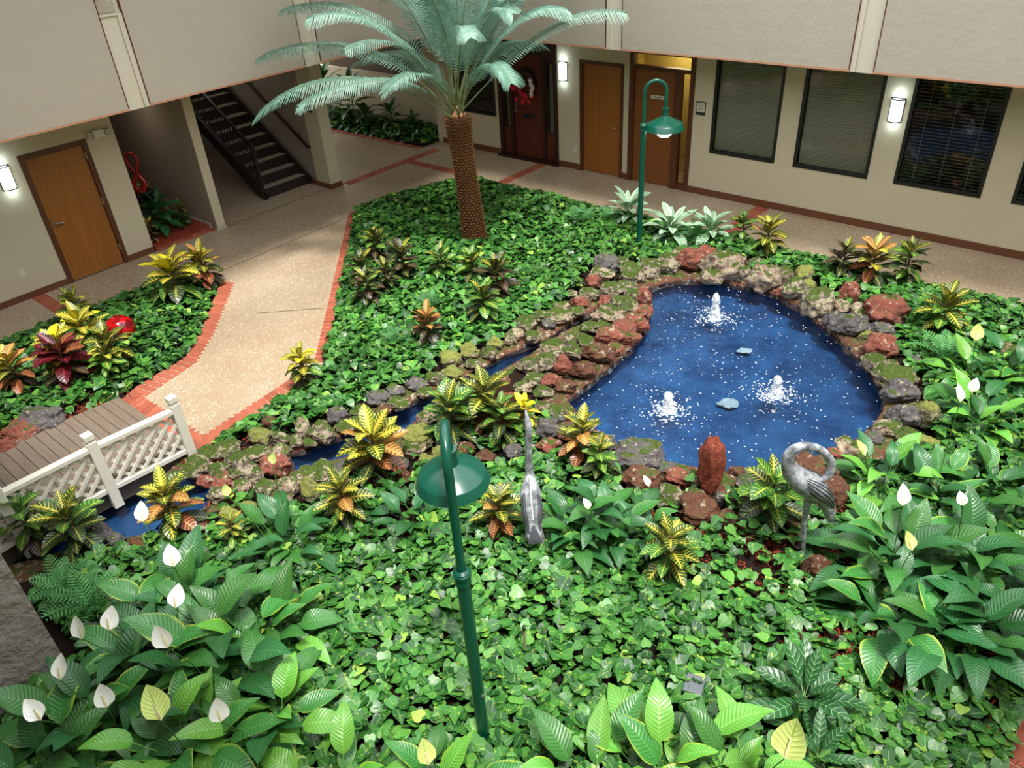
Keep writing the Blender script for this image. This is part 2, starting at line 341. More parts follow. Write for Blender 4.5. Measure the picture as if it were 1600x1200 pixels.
brick_band('brick_strip', [(11.12, 11.2), (11.12, 12.74)], [(11.34, 11.2), (11.34, 12.74)], .105, label='short brick strip behind the palm trunk')
brick_band('brick_strip', [(3.2, 11.86), (3.2, 13.06)], [(3.42, 11.86), (3.42, 13.06)], .105, label='shaded brick strip left of the wooden door')
brick_band('brick_strip', [(5.36, 13.02), (6.52, 13.02)], [(5.36, 13.22), (6.52, 13.22)], .105, label='brick strip in front of the sculpture recess')
brick_band('brick_strip', [(11.98, 13.3), (11.9, 18)], [(12.15, 13.3), (12.08, 18)], .105, label='brick edge of the far corridor planting bed')
brick_band('brick_strip', [(3.2, -.62), (11.1, -.62)], [(3.2, -.5), (11.1, -.5)], .2, label='pale brick edge under the viewer at the bed corner')

# soil with the water basins sunk into it
gx = np.arange(-2.6, 11.2, .075); gy = np.arange(-.5, 11.9, .075); X, Y = np.meshgrid(gx, gy)
inb = inpoly(X, Y, BED) | (polydist(X, Y, BED) < .05)
Z = .03 + .03 * vnoise(X, Y, 2.2, 3) + .012 * vnoise(X, Y, 9, 4)
for P_ in WATERS:
    d = polydist(X, Y, P_); ins = inpoly(X, Y, P_); sd = np.where(ins, -d, d)
    Z = np.where(sd < .12, np.minimum(Z, -.55 + np.clip((sd + .02) / .14, 0, 1) * .58), Z)
edge = np.clip(polydist(X, Y, BED) / .25, 0, 1); Z = np.where(Z > -.05, np.maximum(Z, .0) * edge - .02 * (1 - edge), Z)
idx = np.arange(X.size).reshape(X.shape); ok = inb[:-1, :-1] & inb[1:, 1:] & inb[1:, :-1] & inb[:-1, 1:]
q = np.stack([idx[:-1, :-1], idx[:-1, 1:], idx[1:, 1:], idx[1:, :-1]], -1)[ok]
tag(link('ground_bed', bigmesh('ground_bed', np.stack([X, Y, Z], -1).reshape(-1, 3), q, SOIL)), kind='structure')

struct('ground_base', MB().box(-3.2, 16.4, -3.2, 15, -.8, -.7), SOIL)
# painted basin
t = NT('blue_basin_paint'); p = t.pos(); n1 = t.noise(2.2, 5, .65, p); n2 = t.noise(9, 4, .6, p)
t.col(t.mix(t.ramp(n1, .35, .68), t.mix(n2, lin(14, 42, 70), lin(26, 60, 94)), lin(52, 94, 126))); t.rs(.7, .3); BASIN = t.m
for P_ in WATERS:
    cx = sum(p[0] for p in P_) / len(P_); cy = sum(p[1] for p in P_) / len(P_)
    mb = MB(); n = len(P_)
    tri = geometry.tessellate_polygon([[Vector((x, y, 0)) for x, y in P_]])
    o2 = [(x, y) for x, y in P_]
    mb.add([(x, y, -.22) for x, y in o2] + [(x, y, .02) for x, y in o2], [f for f in tri] + [(i, (i + 1) % n, n + (i + 1) % n, n + i) for i in range(n)])
    struct('pond_basin', mb, BASIN)

# water
t = NT('pond_water'); p = t.pos(); nt = t.t
n1 = t.noise(30, 3, .6, p); n2 = t.noise(11, 3, .6, p)
bp = t.n('Bump', {'Height': t.math('ADD', n1, t.math('MULTIPLY', n2, 1.6)), 'Strength': .7, 'Distance': .012})
gl = t.n('BsdfGlossy', {'Color': (1, 1, 1, 1), 'Roughness': .03, 'Normal': bp.outputs[0]}); tr = t.n('BsdfTransparent', {'Color': (.62, .76, .92, 1)})
fr = t.n('Fresnel', {'IOR': 1.33, 'Normal': bp.outputs[0]}); mx = t.n('MixShader', {0: fr.outputs[0], 1: tr.outputs[0], 2: gl.outputs[0]}); nt.links.new(mx.outputs[0], t.out.inputs[0]); WATER = t.m
JETS = [((8.6,3.993), .40), ((6.393,3.421), .26), ((7.358,2.569), .28)]
JETS = [(x, y, h) for (x, y), h in JETS]
def water(name, P_, step, amp, z0, seed, jets=(), mg=.13):
    a = np.array(P_); gx = np.arange(a[:, 0].min() - .2, a[:, 0].max() + .2, step); gy = np.arange(a[:, 1].min() - .2, a[:, 1].max() + .2, step); X, Y = np.meshgrid(gx, gy)
    m = inpoly(X, Y, P_) | (polydist(X, Y, P_) < mg)
    Z = z0 + amp * (vnoise(X, Y, 9, seed) * .5 + vnoise(X, Y, 19, seed + 1) * .35 + vnoise(X, Y, 37, seed + 2) * .22)
    for (jx, jy, jh) in jets:
        r = np.hypot(X - jx, Y - jy); Z += .012 * np.exp(-r / .5) * np.sin(r * 38) * np.clip(r / .08, 0, 1)
    idx = np.arange(X.size).reshape(X.shape); ok = m[:-1, :-1] & m[1:, 1:] & m[1:, :-1] & m[:-1, 1:]
    q = np.stack([idx[:-1, :-1], idx[:-1, 1:], idx[1:, 1:], idx[1:, :-1]], -1)[ok]
    return tag(link(name, bigmesh(name, np.stack([X, Y, Z], -1).reshape(-1, 3), q, WATER)), kind='structure')
water('pond_water', POND, .028, .007, .0, 21, JETS)
water('stream_water', STREAM, .03, .006, -.005, 31)
water('pool_water', LOWPOOL, .035, .004, -.06, 41)

# rocky rim: a low bank of mortar and small lava around each basin
def rim(name, P_, wd=.42, hgt=.1, seed=0):
    pts = []; n = len(P_)
    for i in range(n):
        a, b = Vector(P_[i]), Vector(P_[(i + 1) % n]); k = max(1, int((b - a).length / .06))
        pts += [a.lerp(b, j / k) for j in range(k)]
    m = len(pts); prof = [(-.03, -.06), (-.02, -.02), (-.01, .03), (.03, hgt * .8), (.12, hgt), (.25, hgt * .8), (wd, -.02)]
    area = sum(P_[i][0] * P_[(i + 1) % n][1] - P_[(i + 1) % n][0] * P_[i][1] for i in range(n)); sg = 1 if area > 0 else -1
    nor = []
    for i in range(m):
        d = (pts[(i + 3) % m] - pts[i - 3]); nor.append(Vector((d.y, -d.x)).normalized() * sg)
    vs = []
    for j, (o, z) in enumerate(prof):
        for i in range(m):
            r = mnoise.noise(Vector((pts[i].x * 6, pts[i].y * 6, j * 3 + seed))) ; p = pts[i] + nor[i] * (o + .05 * r); vs.append((p.x, p.y, z + (.045 * r if 1 < j < 6 else 0)))
    fs = np.array([(j * m + i, j * m + (i + 1) % m, (j + 1) * m + (i + 1) % m, (j + 1) * m + i) for j in range(len(prof) - 1) for i in range(m)])
    if sg < 0: fs = fs[:, ::-1]
    tag(link(name, bigmesh(name, np.array(vs), fs, RIMM)), kind='structure')
rim('pond_rim', POND, .45, .07, 1); rim('stream_rim', STREAM, .34, .05, 2); rim('pool_rim', LOWPOOL, .3, .03, 3)

# ---- walls with openings
def wall_boxes(u0, u1, z0, z1, holes):
    us = sorted({u0, u1, *[h[0] for h in holes], *[h[1] for h in holes]}); out = []
    for a, b in zip(us, us[1:]):
        hs = sorted([(h[2], h[3]) for h in holes if h[0] <= a + 1e-6 and h[1] >= b - 1e-6]); z = z0
        for c, d in hs:
            if c > z + 1e-4: out.append((a, b, z, c))
            z = d
        if z < z1 - 1e-4: out.append((a, b, z, z1))
    return out
RH = [(11.42, 12.62, .8, 2.4), (9.73, 11.32, 0, 2.44), (8.17, 9.18, 0, 2.15), (6.70, 8.04, 0, 2.44), (5.10, 6.32, .8, 2.42), (3.54, 4.77, .8, 2.42), (1.90, 3.14, .8, 2.42), (.26, 1.50, .8, 2.42)]
mb = MB()
for a, b, c, d in wall_boxes(-3, 13.15, 0, 2.67, RH): mb.box(WX, WX + .16, a, b, c, d)
wr = struct('wall_right', mb, CREAM)
mb = MB()
for a, b, c, d in wall_boxes(-3, 5.33, 0, 2.67, [(3.82, 4.86, 0, 2.1)]): mb.box(a, b, WY, WY + .16, c, d)
mb.box(5.17, 5.33, WY + .16, 16.4, 0, 2.67)
wl = struct('wall_left', mb, CREAM)
# baseboards
for nm, segs in (('baseboard_right', [(-3, 6.70), (8.04, 8.17), (9.18, 9.73), (11.32, 13.13)]),):
    mb = MB(); [mb.box(WX - .02, WX, a, b, 0, .12) for a, b in segs]; struct(nm, mb, BASEB)
mb = MB(); [mb.box(a, b, WY - .02, WY, 0, .1) for a, b in ((-3, 3.82), (4.86, 5.35))]; mb.box(5.33, 5.35, WY - .02, 13.2, 0, .1); struct('baseboard_left', mb, BASEB)
# recess, stair and corridor walls
struct('wall_recess', MB().box(5.33, 6.53, 16.2, 16.4, 0, 3.4), TAUPE_DIM)
ws = struct('wall_stair_left', MB().box(6.53, 6.70, 13.0, 18.4, 0, 2.67), TAUPE_DIM); obj('end_face', MB().box(6.53, 6.70, 12.98, 13.0, 0, 2.67), CREAM, ws)
ws = struct('wall_stair_right', MB().box(9.2, 9.4, 13.35, 18.4, 0, 3.4), TAUPE_DIM); obj('pillar_end', MB().box(9.14, 9.4, 12.9, 13.35, 0, 2.67), CREAM, ws)
mb = MB().box(9.12, 9.42, 12.88, 12.9, 0, .1).box(9.12, 9.14, 12.9, 13.66, 0, .1); struct('baseboard_stair', mb, BASEB)
struct('baseboard_partition', MB().box(6.51, 6.53, 13.2, 16.2, 0, .09).box(6.51, 6.715, 12.96, 12.98, 0, .05), plain('pale_base', lin(176, 170, 156), .6))
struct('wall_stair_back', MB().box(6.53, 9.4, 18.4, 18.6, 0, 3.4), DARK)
struct('wall_corridor', MB().box(13.4, 13.55, 13.15, 24, 0, 1.15).box(13.4, 13.55, 13.15, 24, 2.2, 3.2).box(13.4, 13.55, 13.15, 14.3, 1.15, 2.2).box(12.7, 13.55, 13.15, 13.3, 0, 2.5), CREAM)
struct('window_6', MB().box(13.5, 13.54, 14.3, 24, 1.15, 2.2), plain('brown_screen', lin(84, 66, 52), .6))
struct('wall_far', MB().box(5, 16.4, 24, 24.2, 0, 4), OFFWHITE)
struct('wall_corridor_left', MB().box(9.2, 9.4, 18.6, 24, 0, 3.2), CREAM)
# soffits, slabs, roof with its skylight opening
struct('ceiling_soffit', MB().box(-3, 13, 11.9, 13.35, 2.67, 2.9).box(-3, 6.6, 13.35, 16.4, 2.67, 2.9).box(9.3, 16.4, 13.35, 17.6, 2.67, 2.9).box(11.71, 16.4, -3, 13.35, 2.67, 2.9).box(6.6, 9.3, 13.35, 18.6, 3.2, 3.4), CEIL)
struct('wall_upper_floor', MB().box(-3, 16.4, 15.6, 15.8, 2.75, 7).box(15.2, 15.4, -3, 15.6, 2.75, 7), CREAM)
struct('wall_near_left', MB().box(-3.2, -3, -3, 15.8, 0, 7), CREAM)
struct('wall_near_right', MB().box(-3, 16.4, -3.2, -3, 0, 7), CREAM)
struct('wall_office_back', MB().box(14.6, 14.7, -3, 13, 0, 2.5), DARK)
struct('ceiling', MB().box(-3.2, .2, -3.2, 15.8, 7, 7.2).box(10.2, 16.4, -3.2, 15.8, 7, 7.2).box(.2, 10.2, -3.2, -2.4, 7, 7.2).box(.2, 10.2, 8.9, 15.8, 7, 7.2), CEIL)
mb = MB()
for k in range(1, 5): mb.box(.2, 10.2, -2.4 + k * 2.42 - .06, -2.4 + k * 2.42 + .06, 6.85, 7.05)
struct('trim_skylight', mb, OFFWHITE)
# fascia panels and columns
FZ = 2.62; FT = 4.5
def fascia(name, along, plane, segs, cols):
    """along 'x': panels run along X at Y=plane; 'y': along Y at X=plane"""
    def bx(mb, a, b, d0, d1, z0, z1): return mb.box(a, b, plane + d0, plane + d1, z0, z1) if along == 'x' else mb.box(plane + d0, plane + d1, a, b, z0, z1)
    mb = MB(); bx(mb, min(s[0] for s in segs), max(s[1] for s in segs), .1, .18, FZ + .05, FT); st = struct(name, mb, CEIL)
    for a, b in segs:
        obj('panel', bx(MB(), a + .014, b - .014, 0, .1, FZ + .028, FT), STUCCO, st)
        obj('bottom_trim', bx(MB(), a, b, -.006, .1, FZ, FZ + .028), ORANGE, st)
        m2 = MB(); bx(m2, a, a + .014, -.004, .1, FZ + .028, FT); bx(m2, b - .014, b, -.004, .1, FZ + .028, FT); obj('edge_trim', m2, DKRED, st)
    for a, b in cols:
        c = MB(); bx(c, a, b, .045, .12, FZ - .01, FT + 2.5); o = obj('column', c, OFFWHITE, st)
        m2 = MB(); bx(m2, b - .07, b, .012, .05, FZ, 3.885); obj('column_flange', m2, OFFWHITE, o)
        m3 = MB(); bx(m3, a, b - .07, .02, .05, 3.905, 4.07); obj('stone_block', m3, m_stone, o)
        m3 = MB(); bx(m3, a, b - .07, .0, .05, 3.86, 3.89); obj('ledge', m3, OFFWHITE, o)
        m3 = MB(); bx(m3, a, b - .07, .02, .05, 4.07, 4.5); obj('terracotta_block', m3, ORANGE, o)
m_stone = m_stucco('split_stone', lin(206, 194, 170), 22, 1, .05)
fascia('wall_left_fascia', 'x', 11.785, [(-3, 1.93), (2.25, 5.12), (5.44, 8.30), (8.63, 11.6)], [(1.93, 2.25), (5.12, 5.44), (8.30, 8.63)])
fascia('wall_right_fascia', 'y', 11.595, [(-3, -.64), (-.32, 3.44), (3.76, 7.53), (7.84, 11.785)], [(-.64, -.32), (3.44, 3.76), (7.53, 7.84)])
struct('pillar_stucco', MB().box(-1.3, .47, 5.5, 6.3, -.2, 7), PILLAR, label='rough grey stucco pillar beside the white flowering lilies')

# ---- windows with blinds
GLASS = NT('window_glass'); t = GLASS
fr = t.n('Fresnel', {'IOR': 1.3}); gl = t.n('BsdfGlossy', {'Roughness': .02}); tr = t.n('BsdfTransparent', {'Color': (.8, .82, .8, 1)})
mx = t.n('MixShader', {0: t.math('ADD', fr.outputs[0], .01), 1: tr.outputs[0], 2: gl.outputs[0]}); t.t.links.new(mx.outputs[0], t.out.inputs[0]); GLASS = t.m
def window(k, y0, y1, z0, z1, slat, tilt, pitch=.042, gaps=0.0):
    mb = MB(); X0, X1 = WX - .015, WX + .06; fw = .05
    mb.box(X0, X1, y0, y0 + fw, z0, z1).box(X0, X1, y1 - fw, y1, z0, z1).box(X0, X1, y0 + fw, y1 - fw, z0, z0 + fw).box(X0, X1, y0 + fw, y1 - fw, z1 - fw, z1)
    wn_ = struct('window_%d' % k, mb, BLACKM)
    obj('pane', MB().box(WX + .02, WX + .026, y0 + fw, y1 - fw, z0 + fw, z1 - fw), GLASS, wn_)
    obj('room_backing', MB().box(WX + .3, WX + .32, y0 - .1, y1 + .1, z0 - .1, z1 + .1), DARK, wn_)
    sm = MB(); sm.box(-.024, .024, -(y1 - y0) / 2 + fw + .01, (y1 - y0) / 2 - fw - .01, -.0015, .0015); me = sm.mesh('blind_slat', slat)
    n = int((z1 - z0 - 2 * fw) / pitch)
    for i in range(n):
        link('blind_slat', me, wn_, mw=Matrix.Translation((WX + .075, (y0 + y1) / 2, z0 + fw + .02 + i * pitch)) @ Matrix.Rotation(tilt, 4, 'Y'))
    m2 = MB()
    for f in (.2, .5, .8): m2.box(WX + .048, WX + .052, y0 + (y1 - y0) * f - .003, y0 + (y1 - y0) * f + .003, z0 + fw, z1 - fw)
    obj('ladder_cord', m2, slat, wn_)
window(1, 5.10, 6.32, .8, 2.42, SLATG, 1.12)
window(2, 3.54, 4.77, .8, 2.42, SLATG, 1.12)
window(3, 1.90, 3.14, .8, 2.42, SLATD, .35, .05)
window(4, .26, 1.50, .8, 2.42, SLATD, .35, .05)
window(5, 11.42, 12.62, .8, 2.4, plain('tan_blind_slat', lin(132, 116, 96), .5), .5, .06)

# ---- doors
def frame_y(mb, y0, y1, z1, wd, X0, X1, z0=0): return mb.box(X0, X1, y0, y0 + wd, z0, z1).box(X0, X1, y1 - wd, y1, z0, z1).box(X0, X1, y0 + wd, y1 - wd, z1 - wd, z1)
# plain door on the right
d = struct('door_2', frame_y(MB(), 8.17, 9.18, 2.15, .06, WX - .02, WX + .1), FRAMEW)
sl = obj('door_leaf', MB().box(WX + .03, WX + .075, 8.235, 9.115, .012, 2.085), DOORW, d)
obj('knob', MB().tube([(WX + .03, 8.32, .97), (WX - .03, 8.32, .97)], [.012, .012], 8).lathe([(0, -.03), (.022, -.018), (.03, 0), (.022, .018), (0, .03)], (WX - .045, 8.32, .97), 12), STEEL, sl, smooth=True)
# door with transom and sidelight
mb = frame_y(MB(), 6.70, 8.04, 2.45, .09, WX - .025, WX + .11); mb.box(WX - .02, WX + .1, 6.79, 7.95, 2.09, 2.16).box(WX - .02, WX + .1, 6.97, 7.10, .0, 2.09).box(WX, WX + .1, 6.79, 6.97, 0, .1)
d = struct('door_3', mb, FRAMEW)
sl = obj('door_leaf', MB().box(WX + .03, WX + .075, 7.105, 7.945, .012, 2.085), DOORW2, d)
obj('knob', MB().lathe([(0, -.03), (.022, -.018), (.03, 0), (.022, .018), (0, .03)], (WX - .02, 7.19, .98), 12).tube([(WX + .03, 7.19, .98), (WX - .02, 7.19, .98)], .012, 8), STEEL, sl, smooth=True)
obj('name_plate', MB().box(WX + .022, WX + .03, 7.3, 7.6, 1.60, 1.66), SIGNW, sl)
mb = MB()
for k in range(5): mb.box(WX + .02, WX + .022, 7.36 + k * .04, 7.385 + k * .04, 1.62, 1.64)
obj('name_letters', mb, SIGNK, sl)
obj('transom_pane', MB().box(WX + .04, WX + .046, 6.79, 7.95, 2.16, 2.36), GLASS, d); obj('sidelight_pane', MB().box(WX + .04, WX + .046, 6.79, 6.97, .1, 2.09), GLASS, d)
struct('wall_office', MB().box(WX + .9, WX + .95, 6.4, 8.3, 0, 2.5).box(WX + .16, WX + .9, 6.35, 6.4, 0, 2.5).box(WX + .16, WX + .9, 8.3, 8.35, 0, 2.5), ROOMY)
la = bpy.data.objects.new('office_lamp', bpy.data.lights.new('office_lamp', 'AREA')); COL.objects.link(la); la.location = (WX + .5, 7.3, 2.45); la.data.size = .5; la.data.energy = 16; la.data.color = (1, .86, .5)
# mahogany entrance
mb = frame_y(MB(), 9.73, 11.32, 2.45, .085, WX - .03, WX + .11); mb.box(WX - .02, WX + .1, 9.815, 11.235, 2.12, 2.365).box(WX - .02, WX + .1, 10.07, 10.13, 0, 2.12).box(WX - .02, WX + .1, 10.93, 10.99, 0, 2.12).box(WX - .12, WX + .1, 9.7, 11.35, 0, .045)
d = struct('door_1', mb, DKWOOD)
sl = obj('door_leaf', MB().box(WX + .03, WX + .075, 10.135, 10.925, .05, 2.115), MAHOG, d)
for y in (10.19, 10.56):
    for z0, z1 in ((.2, .82), (1.0, 1.42)):
        obj('raised_panel', MB().box(WX + .018, WX + .03, y, y + .3, z0, z1).box(WX + .008, WX + .02, y + .05, y + .25, z0 + .05, z1 - .05), MAHOG, sl, bevel=.006)
arc = [(10.53 + .3 * math.cos(a), 1.55 + .36 * math.sin(a)) for a in np.linspace(0, PI, 15)]
mb = MB(); n = len(arc); mb.add([(WX + .026, y, z) for y, z in arc], [tuple(range(n - 1, -1, -1))]); obj('fan_light', mb, GLASS, sl)
mb = MB().tube([(WX + .025, y, z) for y, z in arc] + [(WX + .025, 10.23, 1.55), (WX + .025, 10.83, 1.55)], .014, 6)
for a in (PI * .25, PI * .5, PI * .75): mb.tube([(WX + .025, 10.53, 1.55), (WX + .025, 10.53 + .3 * math.cos(a), 1.55 + .36 * math.sin(a))], .006, 5)
obj('fan_light_bars', mb, DKWOOD, sl)
obj('mail_slot', MB().box(WX + .018, WX + .03, 10.38, 10.68, .87, .96), plain('dark_bronze', lin(48, 50, 46), .4, .5, .6), sl, bevel=.004)
obj('lever_handle', MB().box(WX + .015, WX + .03, 10.86, 10.9, .95, 1.2).tube([(WX + .02, 10.88, 1.0), (WX - .03, 10.88, 1.0), (WX - .03, 10.76, 1.0)], .01, 8), STEEL, sl)
for y0, y1 in ((9.815, 10.07), (10.99, 11.235)):
    obj('sidelight_panel', MB().box(WX + .03, WX + .07, y0, y1, .05, .62).box(WX + .02, WX + .03, y0 + .05, y1 - .05, .14, .52), MAHOG, d)
    obj('sidelight_pane', MB().box(WX + .04, WX + .05, y0 + .06, y1 - .06, .62, 2.0), GLASS, d)
    obj('sidelight_frame', MB().box(WX + .03, WX + .07, y0, y0 + .06, .62, 2.12).box(WX + .03, WX + .07, y1 - .06, y1, .62, 2.12).box(WX + .03, WX + .07, y0 + .06, y1 - .06, 2.0, 2.12), DKWOOD, d)
    obj('sidelight_curtain', MB().box(WX + .12, WX + .125, y0, y1, .55, 2.1), SLATG, d)
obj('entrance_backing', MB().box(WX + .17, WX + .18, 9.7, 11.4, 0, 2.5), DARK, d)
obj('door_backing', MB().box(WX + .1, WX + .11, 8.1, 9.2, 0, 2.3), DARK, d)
# door on the left wall
mb = MB().box(3.82, 3.90, WY - .02, WY + .1, 0, 2.1).box(4.78, 4.86, WY - .02, WY + .1, 0, 2.1).box(3.9, 4.78, WY - .02, WY + .1, 2.02, 2.1)
d = struct('door_4', mb, FRAMEW)
sl = obj('door_leaf', MB().box(3.905, 4.775, WY + .02, WY + .065, .012, 2.015), DOORW, d)
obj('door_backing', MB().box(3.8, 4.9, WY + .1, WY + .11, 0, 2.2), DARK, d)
obj('lever_handle', MB().lathe([(.0, 0), (.032, 0), (.032, .012), (0, .012)], (0, 0, 0), 14).add([], []), STEEL, sl).matrix_local = Matrix.Translation((3.97, WY + .02, .99)) @ Matrix.Rotation(PI / 2, 4, 'X')
obj('lever', MB().tube([(3.97, WY + .02, .99), (3.97, WY - .04, .99), (4.0, WY - .045, .99), (4.1, WY - .04, .985)], .012, 8), STEEL, sl, smooth=True)
for z in (.25, 1.05, 1.8): obj('hinge', MB().box(4.77, 4.79, WY - .024, WY + .02, z, z + .1), STEEL, d)
# baseboard pieces hide the door gap
obj('threshold', MB().box(3.9, 4.78, WY - .02, WY + .1, 0, .01), STEEL, d)

# ---- stairs
st = thing('staircase', 'dark steel staircase with pale concrete treads behind the corner pillar', 'staircase', (8.55, 13.65, 0))
R_, T_ = .178, .272; sx0, sx1 = 8.0, 9.13
def rel(mb, o=(8.55, 13.65, 0)): mb.v = [(x - o[0], y - o[1], z - o[2]) for x, y, z in mb.v]; return mb
for i in range(14):
    y = 13.65 + i * T_; z = R_ * (i + 1)
    obj('tread', rel(MB().box(sx0 + .04, sx1 - .04, y + .01, y + T_ - .02, z - .03, z)), TREAD, st)
    obj('riser', rel(MB().box(sx0 + .04, sx1 - .04, y - .025, y + .01, z - R_, z + .004)), DKMETAL, st)
for x in (sx0, sx1 - .04): obj('stringer', rel(MB().bar((x + .02, 13.55, .02), (x + .02, 13.65 + 14 * T_, R_ * 14 + .06), .04, .26)), DKMETAL, st)
sl_ = R_ / T_
obj('handrail', rel(MB().bar((8.0, 13.62, 1.06), (8.0, 13.65 + 11 * T_, 1.06 + 11 * R_), .05, .05)), DKMETAL, st)
obj('lower_rail', rel(MB().bar((8.0, 13.62, .32), (8.0, 13.65 + 11 * T_, .32 + 11 * R_), .03, .03)), DKMETAL, st)
obj('newel_post', rel(MB().box(7.97, 8.03, 13.58, 13.64, 0, 1.12)), DKMETAL, st)
bm_ = MB().box(-.009, .009, -.009, .009, 0, .76).mesh('baluster', DKMETAL)
for k in range(28):
    y = 13.72 + k * .108; link('baluster', bm_, st, (8.0 - 8.55, y - 13.65, .3 + (y - 13.65) * sl_))
o = thing('wall_handrail', 'brown handrail fixed to the stair wall', 'handrail', (9.1, 13.55, .85))
obj('rail', rel(MB().tube([(9.2, 13.42, .78), (9.12, 13.42, .80), (9.12, 13.5, .86), (9.12, 16.4, .86 + 2.9 * sl_)], .028, 8), (9.1, 13.55, .85)), DKWOOD, o, smooth=True)
for y in (13.7, 15.0): obj('bracket', rel(MB().tube([(9.2, y, .9 + (y - 13.5) * sl_), (9.12, y, .84 + (y - 13.5) * sl_)], .012, 6), (9.1, 13.55, .85)), DKMETAL, o)
pl = thing('wall_sign', 'small dark sign on the stair wall end', 'sign', (9.135, 13.15, 1.62)); obj('plate', MB().box(-.012, 0, -.08, .08, -.11, .11), SIGNK, pl); obj('sign_face', MB().box(-.014, -.012, -.06, .06, -.09, .09), plain('sign_grey', lin(70, 72, 70)), pl)

la = bpy.data.objects.new('stair_lamp', bpy.data.lights.new('stair_lamp', 'AREA')); COL.objects.link(la); la.location = (8.5, 15.2, 3.15); la.data.size = .6; la.data.energy = 4; la.data.color = (1, .92, .78)  # added fill light without a fixture, brightens the stair treads
la = bpy.data.objects.new('recess_lamp', bpy.data.lights.new('recess_lamp', 'AREA')); COL.objects.link(la); la.location = (5.95, 14.4, 2.48); la.data.size = .3; la.data.energy = 3; la.data.color = (1, .9, .76)  # added fill light, lifts the planted recess; no downlight is there
# ---- fixtures on the walls
def sconce(loc, rz, label):
    s = thing('wall_sconce', label, 'wall light', loc, rz, None)
    obj('glass_diffuser', MB().lathe([(.075, -.16), (.09, -.155), (.09, .16), (.0, .17)], (0, 0, 0), 14, PI / 2, PI * 1.5), SCONCE, s, smooth=True)
    obj('back_plate', MB().box(-.012, 0, -.1, .1, -.18, .18), DKMETAL, s)
    m = MB()
    for z in (-.165, .165): m.lathe([(.088, z - .008), (.098, z - .008), (.098, z + .008), (.088, z + .008)], (0, 0, 0), 14, PI / 2, PI * 1.5)
    obj('rim', m, DKMETAL, s)
    m = MB()
    for z in (.075, .10, .125): m.lathe([(.091, z - .005), (.1, z - .005), (.1, z + .004), (.091, z + .004)], (0, 0, 0), 14, PI / 2, PI * 1.5)
    obj('louvre', m, WHITEP, s)
    for z, e in ((.24, 1.5), (-.23, 1.0)):
        pl_ = bpy.data.objects.new('sconce_light', bpy.data.lights.new('sconce_light', 'POINT')); COL.objects.link(pl_); pl_.parent = s; pl_.location = (-.09, 0, z); pl_.data.energy = e; pl_.data.shadow_soft_size = .03; pl_.data.color = (.7, .92, 1)
sconce((WX - .001, 9.58, 1.9), 0, 'lit white sconce between the mahogany door and plain door')
sconce((WX - .001, 3.32, 1.9), 0, 'lit white sconce between two windows with blinds')
sconce((3.57, WY - .001, 1.85), PI / 2, 'lit white sconce left of the wooden door')
e = thing('emergency_light', 'beige emergency light unit high beside the wooden door', 'emergency light', (5.07, WY - .04, 2.13))
obj('housing', MB().box(-.09, .09, -.03, .04, -.06, .06), WHITEP, e, bevel=.01)
for x in (-.14, .14): obj('lamp_head', MB().box(x - .04, x + .04, -.04, .02, -.05, .05), plain('clear_lens', lin(176, 170, 150), .3), e, bevel=.012)
o = thing('wall_outlet', 'ivory power outlet low on the left wall', 'outlet', (3.24, WY - .004, .43)); obj('cover_plate', MB().box(-.035, .035, -.004, .004, -.058, .058), WHITEP, o); obj('socket', MB().box(-.015, .015, -.007, -.004, .012, .042).box(-.015, .015, -.007, -.004, -.042, -.012), SIGNW, o)
o = thing('wall_outlet', 'ivory power outlet beside the plain right-hand door', 'outlet', (WX - .004, 9.32, .4)); obj('cover_plate', MB().box(-.004, .004, -.035, .035, -.058, .058), WHITEP, o); obj('socket', MB().box(-.007, -.004, -.015, .015, .012, .042).box(-.007, -.004, -.015, .015, -.042, -.012), SIGNW, o)
o = thing('name_sign', 'small office sign with dark lower band beside the transom door', 'sign', (WX - .006, 6.555, 1.545))
obj('plate', MB().box(-.004, .006, -.095, .095, -.115, .115), SIGNK, o); obj('sign_face', MB().box(-.006, -.004, -.08, .08, -.06, .1), SIGNW, o)
m = MB()
for k, wd in enumerate((.05, .06, .035, .055)): m.box(-.007, -.006, -wd, wd, .07 - k * .03, .078 - k * .03)
obj('sign_lines', m, SIGNK, o)
o = tag(obj('floor_mat', MB().box(-.5, .5, -.4, .4, 0, .012), MATF), 'dark entrance mat on the floor of the far corridor', 'mat'); o.location = (11.35, 16.6, 0)

# ============================================================ BRIDGE
br = thing('footbridge', 'small footbridge with brown plank deck and off-white lattice railing', 'bridge', (2.6, 7.25, 0))
def arch(x): return .10 + .07 * math.sin(max(0, min(1, (2.62 - x) / 3.2)) * PI)
off = Vector((2.6, 7.25, 0))
def brel(mb): mb.v = [(x - off.x, y - off.y, z - off.z) for x, y, z in mb.v]; return mb
for i in range(30):
    x1 = 2.62 - i * .113; x0 = x1 - .106
    obj('deck_plank', brel(MB().bar((x1, 8.06, arch(x1) - .015), (x0, 8.06, arch(x0) - .015), 1.72, .03)), DECKW, br)
for y in (7.24, 8.88):
    mb = MB()
    for i in range(12):
        x1, x0 = 2.62 - i * .28, 2.62 - (i + 1) * .28; mb.bar((x1, y, arch(x1) - .12), (x0, y, arch(x0) - .12), .05, .17)
    obj('side_beam', brel(mb), BRIDGEB, br)
YR = 7.18; px = (2.58, 1.70, .82, -.06)
for x in px:
    z0 = arch(x) - .2; p = obj('railing_post', brel(MB().box(x - .05, x + .05, YR - .05, YR + .05, z0, z0 + .84)), RAILW, br, bevel=.006)
    obj('post_cap', brel(MB().box(x - .05, x + .05, YR - .05, YR + .05, z0 + .865, z0 + .93).box(x - .04, x + .04, YR - .04, YR + .04, z0 + .84, z0 + .865)), RAILW, br, bevel=.006)
